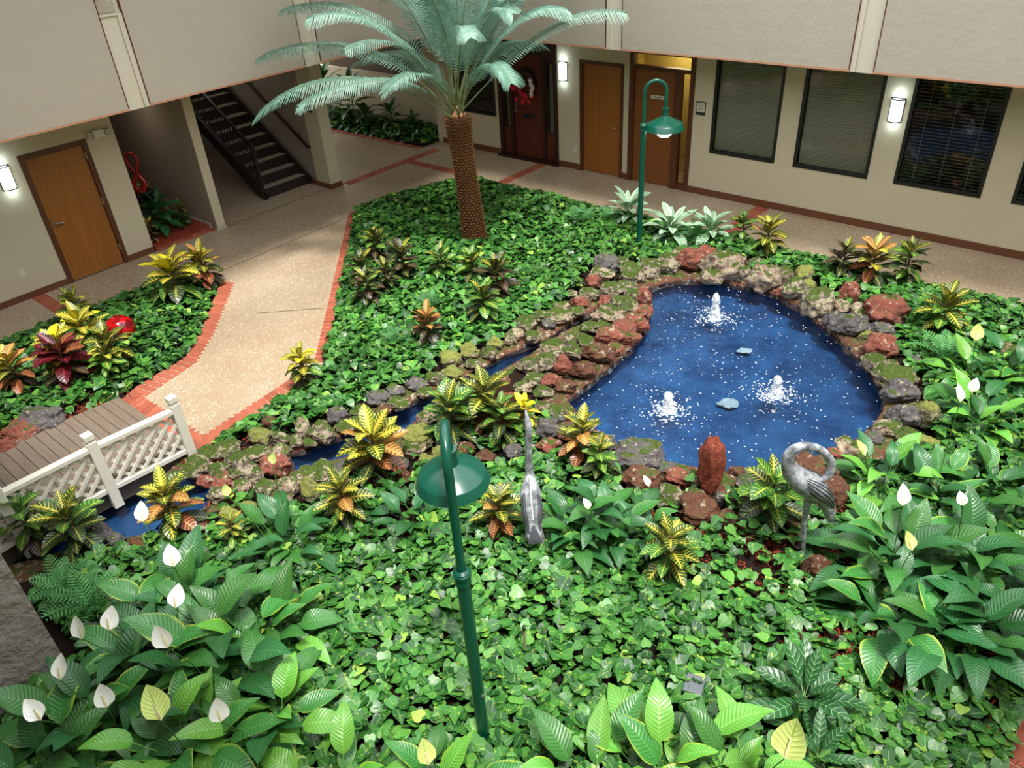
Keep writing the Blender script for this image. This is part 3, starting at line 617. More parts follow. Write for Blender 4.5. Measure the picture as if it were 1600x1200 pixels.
for xa, xb in zip(px, px[1:]):
    xa -= .05; xb += .05; za, zb = arch(xa), arch(xb)
    obj('top_rail', brel(MB().bar((xa, YR, za + .56), (xb, YR, zb + .56), .085, .04)), RAILW, br)
    obj('bottom_rail', brel(MB().bar((xa, YR, za + .03), (xb, YR, zb + .03), .06, .045)), RAILW, br)
    W_ = xa - xb; H_ = .5
    for s in (1, -1):
        k = -6
        for c in np.arange(-H_ + .03, W_, .15):
            a = max(0, c); b = min(W_, c + H_)
            if b - a < .05: continue
            z1, z2 = (a - c, b - c) if s > 0 else (H_ - (a - c), H_ - (b - c))
            P1 = (xa - a, YR + .008 * s, za + (zb - za) * a / W_ + .05 + z1); P2 = (xa - b, YR + .008 * s, za + (zb - za) * b / W_ + .05 + z2)
            obj('lattice_slat', brel(MB().bar(P1, P2, .008, .036) if False else MB().bar(P1, P2, .012, .036, up=(0, 0, 1))), RAILW, br)

# ============================================================ ROCKS
def rock_mesh(seed, sub=4):
    import bmesh
    bm = bmesh.new(); bmesh.ops.create_icosphere(bm, subdivisions=sub, radius=1)
    r = random.Random(seed); o = Vector((r.uniform(-50, 50), r.uniform(-50, 50), r.uniform(-50, 50)))
    cuts = [(Vector((r.gauss(0, 1), r.gauss(0, 1), r.gauss(0, .8))).normalized(), r.uniform(.62, .9)) for _ in range(7)]
    for v in bm.verts:
        d = v.co.normalized(); p = d * (1 + .28 * mnoise.noise(d * 1.3 + o))
        for nn, k in cuts:
            e = p.dot(nn) - k
            if e > 0: p -= nn * e * .75
        p *= 1 + .2 * mnoise.noise(d * 3.6 + o) + .11 * mnoise.noise(d * 8.5 + o) - .10 * abs(mnoise.noise(d * 17 + o))
        v.co = p * 1.06
    me = bpy.data.meshes.new('rock'); bm.to_mesh(me); bm.free(); me.shade_smooth(); return me
RMESH = {}; RPOS = []
SHAPES = [rock_mesh(100 + k) for k in range(9)]
LOOK = {'M': 'moss-covered', 'G': 'grey pitted', 'R': 'rust-red', 'P': 'pale crusted', 'B': 'wet brown', 'O': 'pale olive'}
def ordinal(n): return '%d%s' % (n, 'th' if 10 < n % 100 < 14 else {1: 'st', 2: 'nd', 3: 'rd'}.get(n % 10, 'th'))
def rock(K, typ, label, group, yaw=None):
    x, y, z, a, b, c = K; k = rnd.randrange(9)
    if (typ, k) not in RMESH:
        m = SHAPES[k].copy(); m.materials.clear(); m.materials.append(ROCKM[typ]); RMESH[typ, k] = m
    g = rnd.uniform(-.35, .35); 
    mw = Matrix.Translation((x, y, z)) @ Matrix.Rotation(-.87 + g if yaw is None else yaw, 4, 'Z') @ Matrix.Rotation(rnd.uniform(-.15, .15), 4, 'X') @ Matrix.Diagonal((a * 1.07, b * 1.06, c * 1.12, 1))
    o = link('rock', RMESH[typ, k], mw=mw); RPOS.append((x, y, max(a, b))); return tag(o, label, 'rock', group)
def row(items, group, where):
    for i, (K, typ, *lab) in enumerate(items):
        sz = 'small' if K[3] < .13 else ('large' if K[3] > .24 else 'medium')
        rock(K, typ, lab[0] if lab else '%s %s rock, %s %s' % (sz, LOOK[typ], ordinal(i + 1), where), group)
row([
 ((8.353,5.845,0.136,0.113,0.096,0.105), 'R'), ((8.931,5.978,0.162,0.195,0.166,0.142), 'G', 'dark grey wedge rock at the head of the stream'), ((8.674,5.895,0.127,0.173,0.147,0.093), 'P'), ((9.234,5.922,0.111,0.129,0.109,0.071), 'P'), ((8.863,5.455,0.167,0.189,0.161,0.149), 'M'), ((9.353,5.514,0.125,0.147,0.125,0.091), 'P'),
 ((9.112,5.301,0.15,0.143,0.122,0.124), 'M'), ((9.408,5.204,0.162,0.183,0.156,0.142), 'M'), ((9.836,5.24,0.135,0.148,0.126,0.105), 'P'), ((9.72,4.981,0.192,0.223,0.189,0.183), 'R', 'big rust-red rock on the far pond rim under the lamp'), ((9.947,4.823,0.175,0.156,0.132,0.16), 'R'), ((9.766,4.481,0.217,0.312,0.265,0.218), 'P', 'biggest double-humped pinkish boulder on the far pond rim'),
 ((9.458,4.518,0.135,0.168,0.143,0.104), 'P'), ((9.787,4.199,0.148,0.141,0.119,0.122), 'M'), ((10.271,4.206,0.121,0.116,0.098,0.084), 'M'), ((9.757,3.827,0.198,0.229,0.195,0.192), 'P', 'round pinkish grey boulder hanging over the far pond rim'), ((10.059,3.656,0.141,0.12,0.102,0.113), 'M'), ((10.174,3.432,0.155,0.138,0.117,0.131), 'O'),
 ((9.687,3.339,0.161,0.178,0.151,0.14), 'M'), ((9.964,3.255,0.118,0.099,0.084,0.081), 'O'), ((9.635,3.476,0.114,0.117,0.099,0.075), 'R'), ((9.422,2.908,0.204,0.214,0.182,0.2), 'M', 'big mossy rock with a white patch on the far right rim'), ((9.932,2.701,0.179,0.14,0.119,0.165), 'R'), ((9.572,2.662,0.134,0.12,0.102,0.103), 'P'),
 ((9.149,2.622,0.147,0.116,0.099,0.121), 'G'), ((9.143,2.408,0.161,0.238,0.202,0.14), 'G', 'dark grey-brown boulder just below the pale pink stone'), ((9.645,2.426,0.124,0.127,0.108,0.089), 'P'), ((9.687,2.175,0.191,0.267,0.227,0.182), 'R', 'biggest reddish rounded boulder on the right pond rim'), ((9.325,2.065,0.12,0.163,0.138,0.083), 'G'),
 ((8.804,1.903,0.177,0.194,0.165,0.163), 'R', 'brick-red rough rock below the blue-grey stone'), ((9.086,2.153,0.102,0.097,0.082,0.058), 'O'), ((8.451,1.858,0.138,0.152,0.129,0.108), 'M'), ((8.556,1.689,0.108,0.083,0.071,0.067), 'P'), ((8.295,1.541,0.142,0.228,0.194,0.114), 'M'), ((8.176,1.65,0.103,0.096,0.081,0.06), 'P'),
 ((8.005,1.409,0.143,0.186,0.158,0.115), 'G', 'grey pitted boulder at the right edge of the pond'), ((7.573,1.249,0.15,0.164,0.14,0.126), 'G', 'darker grey boulder below the right-edge boulder'), ((7.676,1.061,0.178,0.129,0.11,0.163), 'O', 'olive-grey tall stone by the right-edge lilies'), ((7.311,1.314,0.111,0.142,0.121,0.071), 'P'), ((7.307,1.106,0.106,0.127,0.108,0.063), 'M'), ((7.299,0.941,0.103,0.118,0.101,0.059), 'O'), ((7.081,1.364,0.097,0.087,0.074,0.052), 'G'), ((6.723,1.509,0.125,0.131,0.111,0.09), 'P'), ((6.723,1.356,0.098,0.097,0.083,0.052), 'M'), ((6.591,1.604,0.099,0.078,0.067,0.054), 'R'),
], 'rocks around the pond rim', 'clockwise round the pond rim from the stream head')
row([
 ((6.164,1.678,0.15,0.171,0.145,0.124), 'B', 'brown boulder seen through the loop of the curved-neck bird statue'), ((5.918,1.354,0.166,0.127,0.108,0.147), 'B', 'brown rock right of the curved-neck bird statue'), ((6.029,1.807,0.095,0.095,0.081,0.049), 'M'), ((5.821,1.932,0.094,0.094,0.08,0.047), 'P'), ((5.691,2.132,0.099,0.107,0.091,0.054), 'G'), ((5.417,2.39,0.256,0.149,0.127,0.272), 'S', 'upright pointed brick-red stone at the near pond edge'),
 ((5.384,2.527,0.127,0.076,0.064,0.093), 'M'), ((5.351,2.72,0.102,0.115,0.098,0.058), 'R'), ((5.403,2.846,0.095,0.097,0.083,0.049), 'G'), ((5.085,2.958,0.132,0.185,0.157,0.1), 'B', 'brown crusted rock with a white petal lying on it'), ((5.342,3.166,0.157,0.27,0.23,0.135), 'G', 'broad grey-brown flat boulder on the near pond edge'), ((5.009,2.582,0.135,0.154,0.131,0.104), 'M'), ((5.005,2.255,0.163,0.186,0.158,0.142), 'B', 'brown rock with a pale ridge in front of the upright red stone'),
 ((5.063,2.019,0.114,0.107,0.091,0.076), 'B'), ((5.277,2.195,0.116,0.061,0.052,0.077), 'G'), ((5.331,3.554,0.135,0.115,0.098,0.104), 'G'), ((5.222,3.351,0.096,0.1,0.085,0.05), 'R'), ((5.148,4.182,0.155,0.132,0.112,0.132), 'G'), ((4.982,4.021,0.107,0.13,0.11,0.065), 'R'), ((5.466,4.503,0.118,0.095,0.081,0.08), 'P'), ((5.522,4.345,0.106,0.102,0.086,0.064), 'M'), ((5.424,4.253,0.097,0.079,0.067,0.051), 'G'), ((5.509,4.156,0.097,0.057,0.049,0.051), 'R'), ((5.222,3.987,0.109,0.083,0.071,0.068), 'B'), ((5.515,3.898,0.098,0.092,0.078,0.053), 'P'), ((5.777,2.282,0.088,0.077,0.066,0.039), 'B'),
], 'rocks along the near pond edge', 'leftward along the near pond edge from the curved-neck bird statue')
row([
 ((8.251,4.899,0.171,0.098,0.083,0.155), 'R'), ((8.027,4.737,0.121,0.113,0.096,0.084), 'R'), ((7.682,4.602,0.125,0.119,0.101,0.091), 'R'), ((8.246,5.437,0.15,0.165,0.14,0.125), 'M'), ((8.471,5.334,0.135,0.157,0.133,0.104), 'M'), ((8.341,5.121,0.128,0.136,0.116,0.095), 'M'), ((7.936,5.335,0.141,0.098,0.084,0.113), 'R'), ((7.996,5.152,0.149,0.151,0.128,0.123), 'M'), ((7.994,4.953,0.149,0.141,0.12,0.124), 'M'), ((7.659,5.043,0.154,0.225,0.191,0.131), 'P', 'biggest pale mossy rock on the strip between stream and pond'),
 ((7.79,4.77,0.12,0.146,0.125,0.083), 'R'), ((7.464,4.701,0.129,0.168,0.143,0.096), 'R'), ((7.179,4.751,0.143,0.174,0.148,0.115), 'R'), ((7.349,4.537,0.113,0.124,0.106,0.073), 'R'), ((7.287,5.15,0.106,0.128,0.109,0.064), 'M'), ((7.456,5.008,0.101,0.111,0.095,0.058), 'M'), ((6.892,5.124,0.119,0.1,0.085,0.083), 'M'), ((6.97,4.966,0.115,0.116,0.099,0.077), 'M'), ((6.789,4.661,0.138,0.217,0.185,0.109), 'B', 'flat wet brown slab sloping into the pond water'), ((7.009,4.557,0.111,0.122,0.104,0.071), 'R'),
 ((6.544,5.161,0.135,0.163,0.139,0.104), 'P'), ((6.629,4.931,0.134,0.129,0.11,0.103), 'M'), ((6.356,4.587,0.136,0.163,0.139,0.106), 'B', 'wet brown wedge rock below the flat brown slab'), ((6.041,5.184,0.139,0.134,0.114,0.109), 'M'), ((6.237,5.026,0.141,0.127,0.108,0.112), 'M'), ((6.256,4.793,0.151,0.11,0.093,0.126), 'R'), ((5.884,4.959,0.111,0.131,0.112,0.07), 'M'), ((5.983,4.772,0.11,0.131,0.111,0.07), 'R'), ((5.667,4.981,0.101,0.114,0.097,0.057), 'P'), ((5.744,4.703,0.103,0.121,0.103,0.06), 'M'), ((5.968,4.588,0.106,0.129,0.11,0.065), 'B'),
], 'rocks on the strip between stream and pond', 'from the far tip of the strip between stream and pond')
row([
 ((7.797,5.675,0.112,0.127,0.108,0.072), 'R'), ((7.935,5.923,0.104,0.092,0.079,0.06), 'P'), ((8.024,5.67,0.127,0.146,0.125,0.093), 'M'), ((7.512,5.788,0.114,0.116,0.099,0.074), 'P'), ((7.554,5.554,0.105,0.124,0.106,0.062), 'M'), ((7.302,5.63,0.126,0.167,0.142,0.091), 'P', 'wide pale rock beside the upper stream'), ((7.128,5.783,0.128,0.157,0.134,0.094), 'M'), ((7.056,5.64,0.107,0.095,0.081,0.065), 'G'), ((6.85,5.873,0.129,0.147,0.125,0.096), 'M'), ((6.609,5.82,0.112,0.102,0.087,0.073), 'P'), ((6.65,5.602,0.116,0.118,0.1,0.078), 'M'), ((6.437,5.798,0.115,0.084,0.071,0.077), 'M'), ((6.259,5.901,0.109,0.109,0.092,0.068), 'O'),
 ((6.029,5.81,0.11,0.098,0.084,0.07), 'M'), ((5.899,6.023,0.121,0.123,0.105,0.085), 'O'), ((5.591,6.091,0.139,0.146,0.124,0.109), 'O', 'round olive mossy boulder topping the stream bank'), ((5.719,5.827,0.1,0.097,0.082,0.056), 'M'), ((5.422,5.877,0.106,0.127,0.108,0.064), 'O'), ((5.207,5.977,0.108,0.134,0.113,0.067), 'M'), ((4.972,6.051,0.105,0.124,0.106,0.062), 'G'), ((4.928,5.875,0.096,0.1,0.085,0.05), 'M'), ((4.735,6.159,0.11,0.108,0.092,0.07), 'G'), ((4.478,6.214,0.122,0.144,0.122,0.086), 'G', 'grey mossy boulder on the far bank of the lower stream'), ((4.561,5.949,0.108,0.128,0.108,0.067), 'M'), ((4.387,6.005,0.095,0.097,0.082,0.048), 'B'),
 ((4.208,6.193,0.103,0.119,0.101,0.06), 'M'), ((3.932,6.298,0.14,0.125,0.106,0.112), 'G'), ((4.058,6.099,0.095,0.088,0.075,0.049), 'P'), ((3.889,6.098,0.099,0.109,0.092,0.054), 'M'), ((3.565,6.422,0.146,0.094,0.08,0.119), 'P', 'upright pinkish-brown stone on the mossy lower bank'), ((3.647,6.183,0.139,0.143,0.121,0.11), 'M'), ((3.307,6.495,0.122,0.1,0.085,0.086), 'M'), ((3.399,6.344,0.105,0.078,0.066,0.063), 'M'), ((3.491,6.216,0.088,0.078,0.066,0.039), 'M'), ((3.184,6.741,0.132,0.143,0.122,0.1), 'O'), ((3.423,6.882,0.112,0.088,0.075,0.073), 'B'), ((2.993,6.531,0.11,0.139,0.118,0.07), 'P'), ((3.21,6.37,0.098,0.105,0.089,0.053), 'P'),
 ((2.845,6.861,0.113,0.148,0.126,0.074), 'M'), ((2.823,6.617,0.11,0.138,0.118,0.069), 'M'), ((2.695,6.944,0.108,0.133,0.113,0.067), 'M'), ((2.503,6.852,0.121,0.137,0.117,0.084), 'P'), ((2.583,6.635,0.112,0.116,0.098,0.072), 'M'), ((2.389,6.849,0.102,0.116,0.098,0.058), 'M'), ((2.725,6.292,0.16,0.147,0.125,0.138), 'M'), ((2.249,6.909,0.097,0.102,0.086,0.051), 'P'), ((2.974,6.161,0.143,0.156,0.132,0.116), 'R', 'rust-red ledge where the stream spills to the lower pool'), ((2.525,6.423,0.109,0.134,0.114,0.068), 'R'), ((2.75,6.167,0.127,0.087,0.074,0.093), 'M'), ((2.393,6.577,0.105,0.087,0.074,0.063), 'R'),
], 'rocks on the far bank of the stream', 'along the far stream bank from its head towards the bridge')
row([
 ((2.358,6.258,0.124,0.091,0.077,0.088), 'M'), ((2.575,6.177,0.115,0.099,0.084,0.076), 'P'), ((2.261,5.891,0.114,0.107,0.091,0.075), 'O'), ((2.441,5.853,0.11,0.083,0.07,0.07), 'O'), ((2.723,5.954,0.108,0.112,0.095,0.067), 'M'), ((2.852,5.737,0.139,0.111,0.094,0.11), 'P', 'angular pinkish stone near the lower pool'), ((3.108,5.749,0.126,0.113,0.096,0.091), 'M'), ((3.244,5.623,0.131,0.14,0.119,0.098), 'M'), ((2.959,5.482,0.154,0.103,0.088,0.131), 'O', 'pointed olive stone left of the orange croton'), ((3.012,5.803,0.104,0.086,0.073,0.062), 'M'), ((2.74,5.716,0.102,0.116,0.099,0.058), 'P'), ((3.242,5.419,0.106,0.099,0.084,0.064), 'M'), ((3.427,5.542,0.098,0.101,0.086,0.053), 'G'), ((3.569,5.477,0.113,0.108,0.092,0.074), 'P'), ((3.659,5.243,0.116,0.101,0.086,0.077), 'G'),
 ((4.236,5.254,0.137,0.182,0.155,0.107), 'O', 'large smooth pale olive boulder above the near lamp'), ((4.506,5.42,0.128,0.108,0.092,0.095), 'P'), ((4.045,5.169,0.122,0.131,0.111,0.086), 'P'), ((3.798,5.098,0.11,0.094,0.08,0.07), 'G'), ((4.015,4.907,0.11,0.094,0.08,0.07), 'O'), ((3.691,4.897,0.112,0.085,0.073,0.072), 'B'), ((3.869,5.329,0.091,0.082,0.07,0.043), 'P'), ((4.198,4.878,0.108,0.102,0.087,0.066), 'O'), ((4.039,4.631,0.1,0.093,0.079,0.056), 'G'), ((4.404,4.754,0.102,0.117,0.099,0.058), 'B'), ((4.457,4.47,0.097,0.102,0.086,0.052), 'B'), ((4.666,4.29,0.107,0.102,0.087,0.066), 'G'),
 ((1.313,6.652,0.149,0.123,0.104,0.123), 'G', 'dark grey rock in the shade below the bridge'), ((1.388,6.479,0.115,0.079,0.068,0.077), 'G', 'small grey rock at the lower pool beside the bridge'), ((1.497,6.288,0.101,0.079,0.067,0.057), 'B'), ((1.992,6.04,0.091,0.087,0.074,0.044), 'B'),
], 'rocks on the near bank of the stream', 'along the near stream bank starting at the lower pool')
row([
 ((1.785,9.081,0.177,0.24,0.204,0.162), 'G', 'grey pitted lava boulder at the far side of the bridge'), ((1.55,9.043,0.152,0.207,0.176,0.128), 'R', 'pink lava boulder next to the grey boulder by the bridge'), ((1.322,8.93,0.145,0.123,0.104,0.119), 'R', 'dark red lava rock at the left picture edge by the deck'),
 ((4.949,1.146,0.155,0.109,0.092,0.132), 'B', 'flat brown stone at the feet of the curved-neck bird statue'), ((9.605,0.688,0.125,0.115,0.097,0.09), 'P', 'pale pink rock among the lilies at the right edge'), ((8.851,1.487,0.091,0.061,0.052,0.044), 'G', 'small grey stone in front of the yellow croton, right bank'),
], 'single rocks in the beds', '')

for o in COL.objects:
    if o.get('label') == 'upright pointed brick-red stone at the near pond edge': o.scale = (o.scale[0] * .9, o.scale[1] * .8, o.scale[2] * 1.3); o.location.z += .08
# ============================================================ FOUNTAINS
FOAM = NT('white_foam'); FOAM.col((.9, .94, .97, 1)); FOAM.rs(.35, .5); FOAM.b.inputs['Alpha'].default_value = .65; FOAM = FOAM.m
for (x, y, hgt), lab in zip(JETS, ('tall bubbling water jet at the far end of the pond', 'wide bubbling water jet nearest the yellow crotons', 'bubbling water jet at the right of the pond')):
    s = thing('fountain_jet', lab, 'fountain jet', (x, y, 0), 0, 'bubbling fountain jets')
    mb = MB(); kz = np.linspace(0, 1, 26); kr = np.interp(kz, [0, .1, .3, .55, .75, .9, 1], [.085, .06, .05, .042, .048, .036, .008]); prof = [(float(a), float(b) * hgt - .01) for a, b in zip(kr, kz)]; mb.lathe(prof, n=22)
    mb.v = [(px_ * (1 + .55 * mnoise.noise(Vector((px_ * 26 + x, py_ * 26, pz_ * 16))) + .45 * mnoise.noise(Vector((px_ * 70 + x, py_ * 70, pz_ * 45)))), py_ * (1 + .55 * mnoise.noise(Vector((px_ * 26, py_ * 26 + y, pz_ * 16 + 5))) + .45 * mnoise.noise(Vector((px_ * 70, py_ * 70 + y, pz_ * 45)))), pz_) for px_, py_, pz_ in mb.v]
    obj('water_column', mb, FOAM, s, smooth=True)
    mb = MB()
    for k in range(150):
        a = rnd.uniform(0, 2 * PI); r = abs(rnd.gauss(0, .13)) + .04; z = max(.008, rnd.uniform(-.06, hgt * .8) * math.exp(-r * 9)); q = rnd.uniform(.004, .013)
        mb.lathe([(0, -q), (q * .9, 0), (0, q)], (r * math.cos(a), r * math.sin(a), z), 5)
    o = obj('spray_drops', mb, FOAM, s, smooth=True); tag(o, kind='stuff')
    mb = MB()
    for k in range(130):
        a = rnd.uniform(0, 2 * PI); r = abs(rnd.gauss(0, .2)) + .05; q = rnd.uniform(.005, .018) * (1 - min(.7, r)); aa = a + PI / 2
        c = Vector((r * math.cos(a), r * math.sin(a), .012)); e1 = Vector((math.cos(aa), math.sin(aa), 0)) * q * 1.8; e2 = Vector((math.cos(a), math.sin(a), 0)) * q * .6
        ring = [c + e1 * math.cos(j * PI / 3) + e2 * math.sin(j * PI / 3) for j in range(6)]; mb.add(ring + [c + Vector((0, 0, .006))], [(j, (j + 1) % 6, 6) for j in range(6)])
    tag(obj('foam_ring', mb, FOAM, s, smooth=True), kind='stuff')
mb = MB(); cnt = 0
while cnt < 560:
    x, y = rnd.uniform(5.5, 9.7), rnd.uniform(1.5, 7.3)
    d = min(math.hypot(x - j[0], y - j[1]) for j in JETS)
    if rnd.random() > .18 + 1.0 * math.exp(-d / .75): continue
    if not inpoly(np.array([x]), np.array([y]), POND)[0]: continue
    q = rnd.uniform(.003, .0075); a = rnd.uniform(0, PI); e1 = Vector((math.cos(a), math.sin(a), 0)) * q * rnd.uniform(1, 2.6); e2 = Vector((-math.sin(a), math.cos(a), 0)) * q; c = Vector((x, y, .012))
    mb.add([c + e1 * math.cos(j * PI / 3) + e2 * math.sin(j * PI / 3) for j in range(6)] + [c + Vector((0, 0, .004))], [(j, (j + 1) % 6, 6) for j in range(6)]); cnt += 1
tag(obj('foam_glint_flecks', mb, FOAM, None, smooth=True), 'white flecks of foam and modelled glints on the blue pond water', 'foam', kind='stuff')  # white discs: partly bubbles, partly water glints put in as colour
for q, lab in (((7.134,3.021,0.1,0.112,0.095,0.056), 'pale flat stone under water between the two nearer jets'), ((8.32,3.385,0.093,0.091,0.077,0.045), 'small yellowish stone under water right of the tall jet')):
    o = rock(q, 'W', lab, 'sunken stones'); o.location.z = -.17; o.scale.z *= .3

# ============================================================ LAMPS
def lamp(base, top, collar, arm_dir, arm, shade_r, neck_z, label, lit):
    s = thing('garden_lamp', label, 'lamp post', (base[0], base[1], 0))
    ax, ay = math.cos(arm_dir), math.sin(arm_dir); R = arm / 2
    obj('pole', MB().lathe([(.075, 0), (.075, .03), (.042, .05), (.042, collar), (0, collar)], n=16), GREENM, s, smooth=True)
    obj('collar', MB().lathe([(.042, collar - .09), (.05, collar - .085), (.05, collar - .02), (.056, collar - .015), (.056, collar + .005), (.05, collar + .01), (.05, collar + .02), (.03, collar + .035)], n=18), GREENM, s, smooth=True)
    pts = [(0, 0, collar - .02), (0, 0, top - R)]
    for k in range(1, 13):
        a = PI - PI * k / 12; pts.append((ax * (R + R * math.cos(a)), ay * (R + R * math.cos(a)), top - R + R * math.sin(a)))
    pts.append((ax * arm, ay * arm, neck_z + .06))
    obj('gooseneck', MB().tube(pts, .028, 12), GREENM, s, smooth=True)
    c = (ax * arm, ay * arm, neck_z); q = shade_r
    sh = obj('shade', MB().lathe([(.028, .075), (.042, .07), (.048, -.03), (.056, -.035), (q * .5, -q * .28), (q * .89, -q * .48), (q * .91, -q * .50), (q, -q * .76), (q * 1.01, -q * .78), (q * .99, -q * .79), (q * .88, -q * .52), (q * .5, -q * .32), (.04, -.06)], c, 40), GREENM, s, smooth=True)
    obj('neck_ring', MB().lathe([(.03, .085), (.05, .082), (.05, .06), (.03, .058)], c, 20), GREENM, s, smooth=True)
    obj('globe', MB().lathe([(.0, -q * 1.2), (q * .24, -q * 1.16), (q * .42, -q * 1.0), (q * .48, -q * .8), (q * .42, -q * .6), (.05, -q * .36)], c, 20), LAMPG if lit else plain('frosted_globe', lin(225, 225, 215), .4), s, smooth=True)
    obj('bolt', MB().box(-.01, .01, -.05, -.04, .6, .62), STEEL, s)
    return s
lamp((2.082,2.386,0.1), 2.72, 1.78, .80, .34, .222, 2.37, 'nearer green gooseneck lamp post rising from the ground cover', False)
lamp((9.91,6.018,0.28), 2.62, 2.0, -.87, .31, .285, 2.15, 'farther green gooseneck lamp post with glowing globe beside striped-leaf plants', True)

# ============================================================ BIRD STATUES
t = NT('weathered_bronze'); p = t.n('TexCoord').outputs['Object']; n1 = t.noise(14, 5, .65, p); n2 = t.noise(60, 4, .6, p)
t.col(t.mix(t.ramp(n1, .38, .66), lin(88, 92, 98), t.mix(n2, lin(142, 148, 154), lin(196, 200, 204)))); t.rs(.6, .4); t.bump(n2, .35, .008); BRONZE = t.m
BRONZED = plain('dark_bronze_feathers', lin(70, 72, 78), .6, scale=40, var=.3)
def spline(pts, n=5):
    out = []; P = [Vector(p) for p in pts]
    for i in range(len(P) - 1):
        p0, p1, p2, p3 = P[max(i - 1, 0)], P[i], P[i + 1], P[min(i + 2, len(P) - 1)]
        for k in range(n):
            u = k / n; out.append(.5 * ((2 * p1) + (p2 - p0) * u + (2 * p0 - 5 * p1 + 4 * p2 - p3) * u * u + (3 * p1 - p0 - 3 * p2 + p3) * u ** 3))
    return out + [P[-1]]
def statue(base, spine, radii, legs, wing, label, extra=None, side=None):
    s = thing('crane_statue', label, 'bird statue', base); b = Vector(base)
    sp = spline([Vector(p) - b for p in spine]); rr = [float(v) for v in np.interp(np.linspace(0, len(radii) - 1, len(sp)), range(len(radii)), radii)]
    o = obj('body', MB().tube(sp, rr, 16, flat=1.0 if not side else 1.22, side=side), BRONZE, s, smooth=True)
    for sgn in (-1, 1):
        i0, i1, o_ = wing; seg = sp[i0:i1]; mb = MB(); pts = []
        for j, q in enumerate(seg):
            d = (sp[i0 + j + 1] - sp[i0 + j - 1]).normalized(); sd = d.cross(Vector((0, 0, 1))).normalized(); pts.append(q + sd * sgn * rr[i0 + j] * .5 + sd.cross(d) * rr[i0 + j] * .35)
        m = len(pts); mb.tube(pts, [max(.012, rr[i0 + j] * .72 * math.sin(PI * (.12 + .86 * j / (m - 1)))) for j in range(m)], 10); w_ = obj('wing', mb, BRONZE, s, smooth=True)
        wr = [max(.012, rr[i0 + j] * .72 * math.sin(PI * (.12 + .86 * j / (m - 1)))) for j in range(m)]
        for k in range(7):
            ph = -1.15 + k * .38; fp = []
            for j in range(1 + k % 2, m - 2):
                d = (pts[min(j + 1, m - 1)] - pts[j - 1]).normalized(); sd = d.cross(Vector((0, 0, 1))).normalized(); nu = sd.cross(d); fp.append(pts[j] + (sd * sgn * math.cos(ph) + nu * math.sin(ph)) * wr[j] * 1.0)
            obj('feather', MB().tube(fp, [.002 + .005 * math.sin(PI * (.1 + .85 * j / (len(fp) - 1))) for j in range(len(fp))], 6), BRONZED, w_, smooth=True)
    for L in legs:
        L = [Vector(p) - b for p in L]; n = len(L); lg = obj('leg', MB().tube(L, [.03, .021, .017, .015][:n] if n <= 4 else .015, 8), BRONZE, s, smooth=True); mb = MB()
        f = L[-1]
        for a in (-.6, 0, .6, PI):
            mb.tube([f, f + Vector((math.cos(.9 + a) * .09, math.sin(.9 + a) * .09, -.008))], [.01, .005], 6)
        obj('foot', mb, BRONZE, s)
    return s
B2 = (1253, 880)
statue((5.071,1.295,0), [(5.178,1.177,0.511), (5.164,1.193,0.601), (5.118,1.243,0.751), (5.048,1.32,0.866), (4.974,1.402,0.965), (4.916,1.466,1.055), (4.879,1.507,1.153), (4.87,1.517,1.246), (4.897,1.487,1.314), (4.956,1.422,1.332), (5.029,1.342,1.291), (5.086,1.278,1.205), (5.115,1.247,1.109), (5.108,1.254,1.016), (5.057,1.281,0.983), (5.004,1.294,0.973)],
       [.03, .05, .07, .10, .105, .085, .058, .044, .037, .034, .033, .033, .035, .036, .02, .006],
       [[(4.995,1.35,0.854), (5.011,1.332,0.566), (5.071,1.295,0)], [(5.141,1.367,0.724), (5.138,1.37,0.408), (5.15,1.357,0.071)]], (6, 26, .03), 'grey bird statue with its neck curved back, preening over its wing')
statue((3.709,3.206,0), [(3.692,3.195,0.233), (3.705,3.21,0.293), (3.747,3.254,0.376), (3.79,3.296,0.497), (3.833,3.338,0.633), (3.878,3.377,0.715), (3.908,3.404,0.785), (3.924,3.416,0.936), (3.929,3.411,1.1), (3.933,3.406,1.238), (3.939,3.414,1.313), (3.949,3.433,1.366), (3.966,3.458,1.412)],
       [.05, .062, .06, .076, .078, .05, .03, .026, .025, .026, .024, .013, .004],
       [[(3.72,3.284,0.364), (3.697,3.293,0.136), (3.669,3.295,-0.023)], [(3.781,3.216,0.355), (3.792,3.189,0.163), (3.796,3.155,-0.008)]], (4, 26, .03), 'grey bird statue seen from behind with its neck stretched straight up', side=(.64, -.765, 0))

CR = bpy.data.objects['crane_statue.001']; cb = Vector(CR.location)
PALE = plain('pale_worn_bronze', lin(206, 210, 214), .6, scale=30, var=.15)
def camside(pts, k): return [Vector(p) - cb + Vector((-.45, -.4, .8)).normalized() * k for p in pts]
obj('back_stripe', MB().tube(camside([(3.895,3.388,0.75), (3.833,3.338,0.633), (3.79,3.296,0.497), (3.755,3.259,0.389)], .082), [.006, .009, .009, .006], 6), PALE, CR, smooth=True)
tl = []
for k in range(-4, 5):
    q = Vector((3.742,3.244,0.354)) - cb; d = Vector((.64 * k * .012, -.765 * k * .012, -.10)) + Vector((-.05, -.05, 0)); tl += [(q, d)]
mb = MB()
for q, d in tl: mb.tube([q + Vector((-.04, -.035, .05)), q + d * .6 + Vector((-.04, -.035, .05)), q + d * 1.25 + Vector((-.03, -.03, .04))], [.012, .014, .007], 6)
obj('tail_feathers', mb, BRONZED, CR, smooth=True)

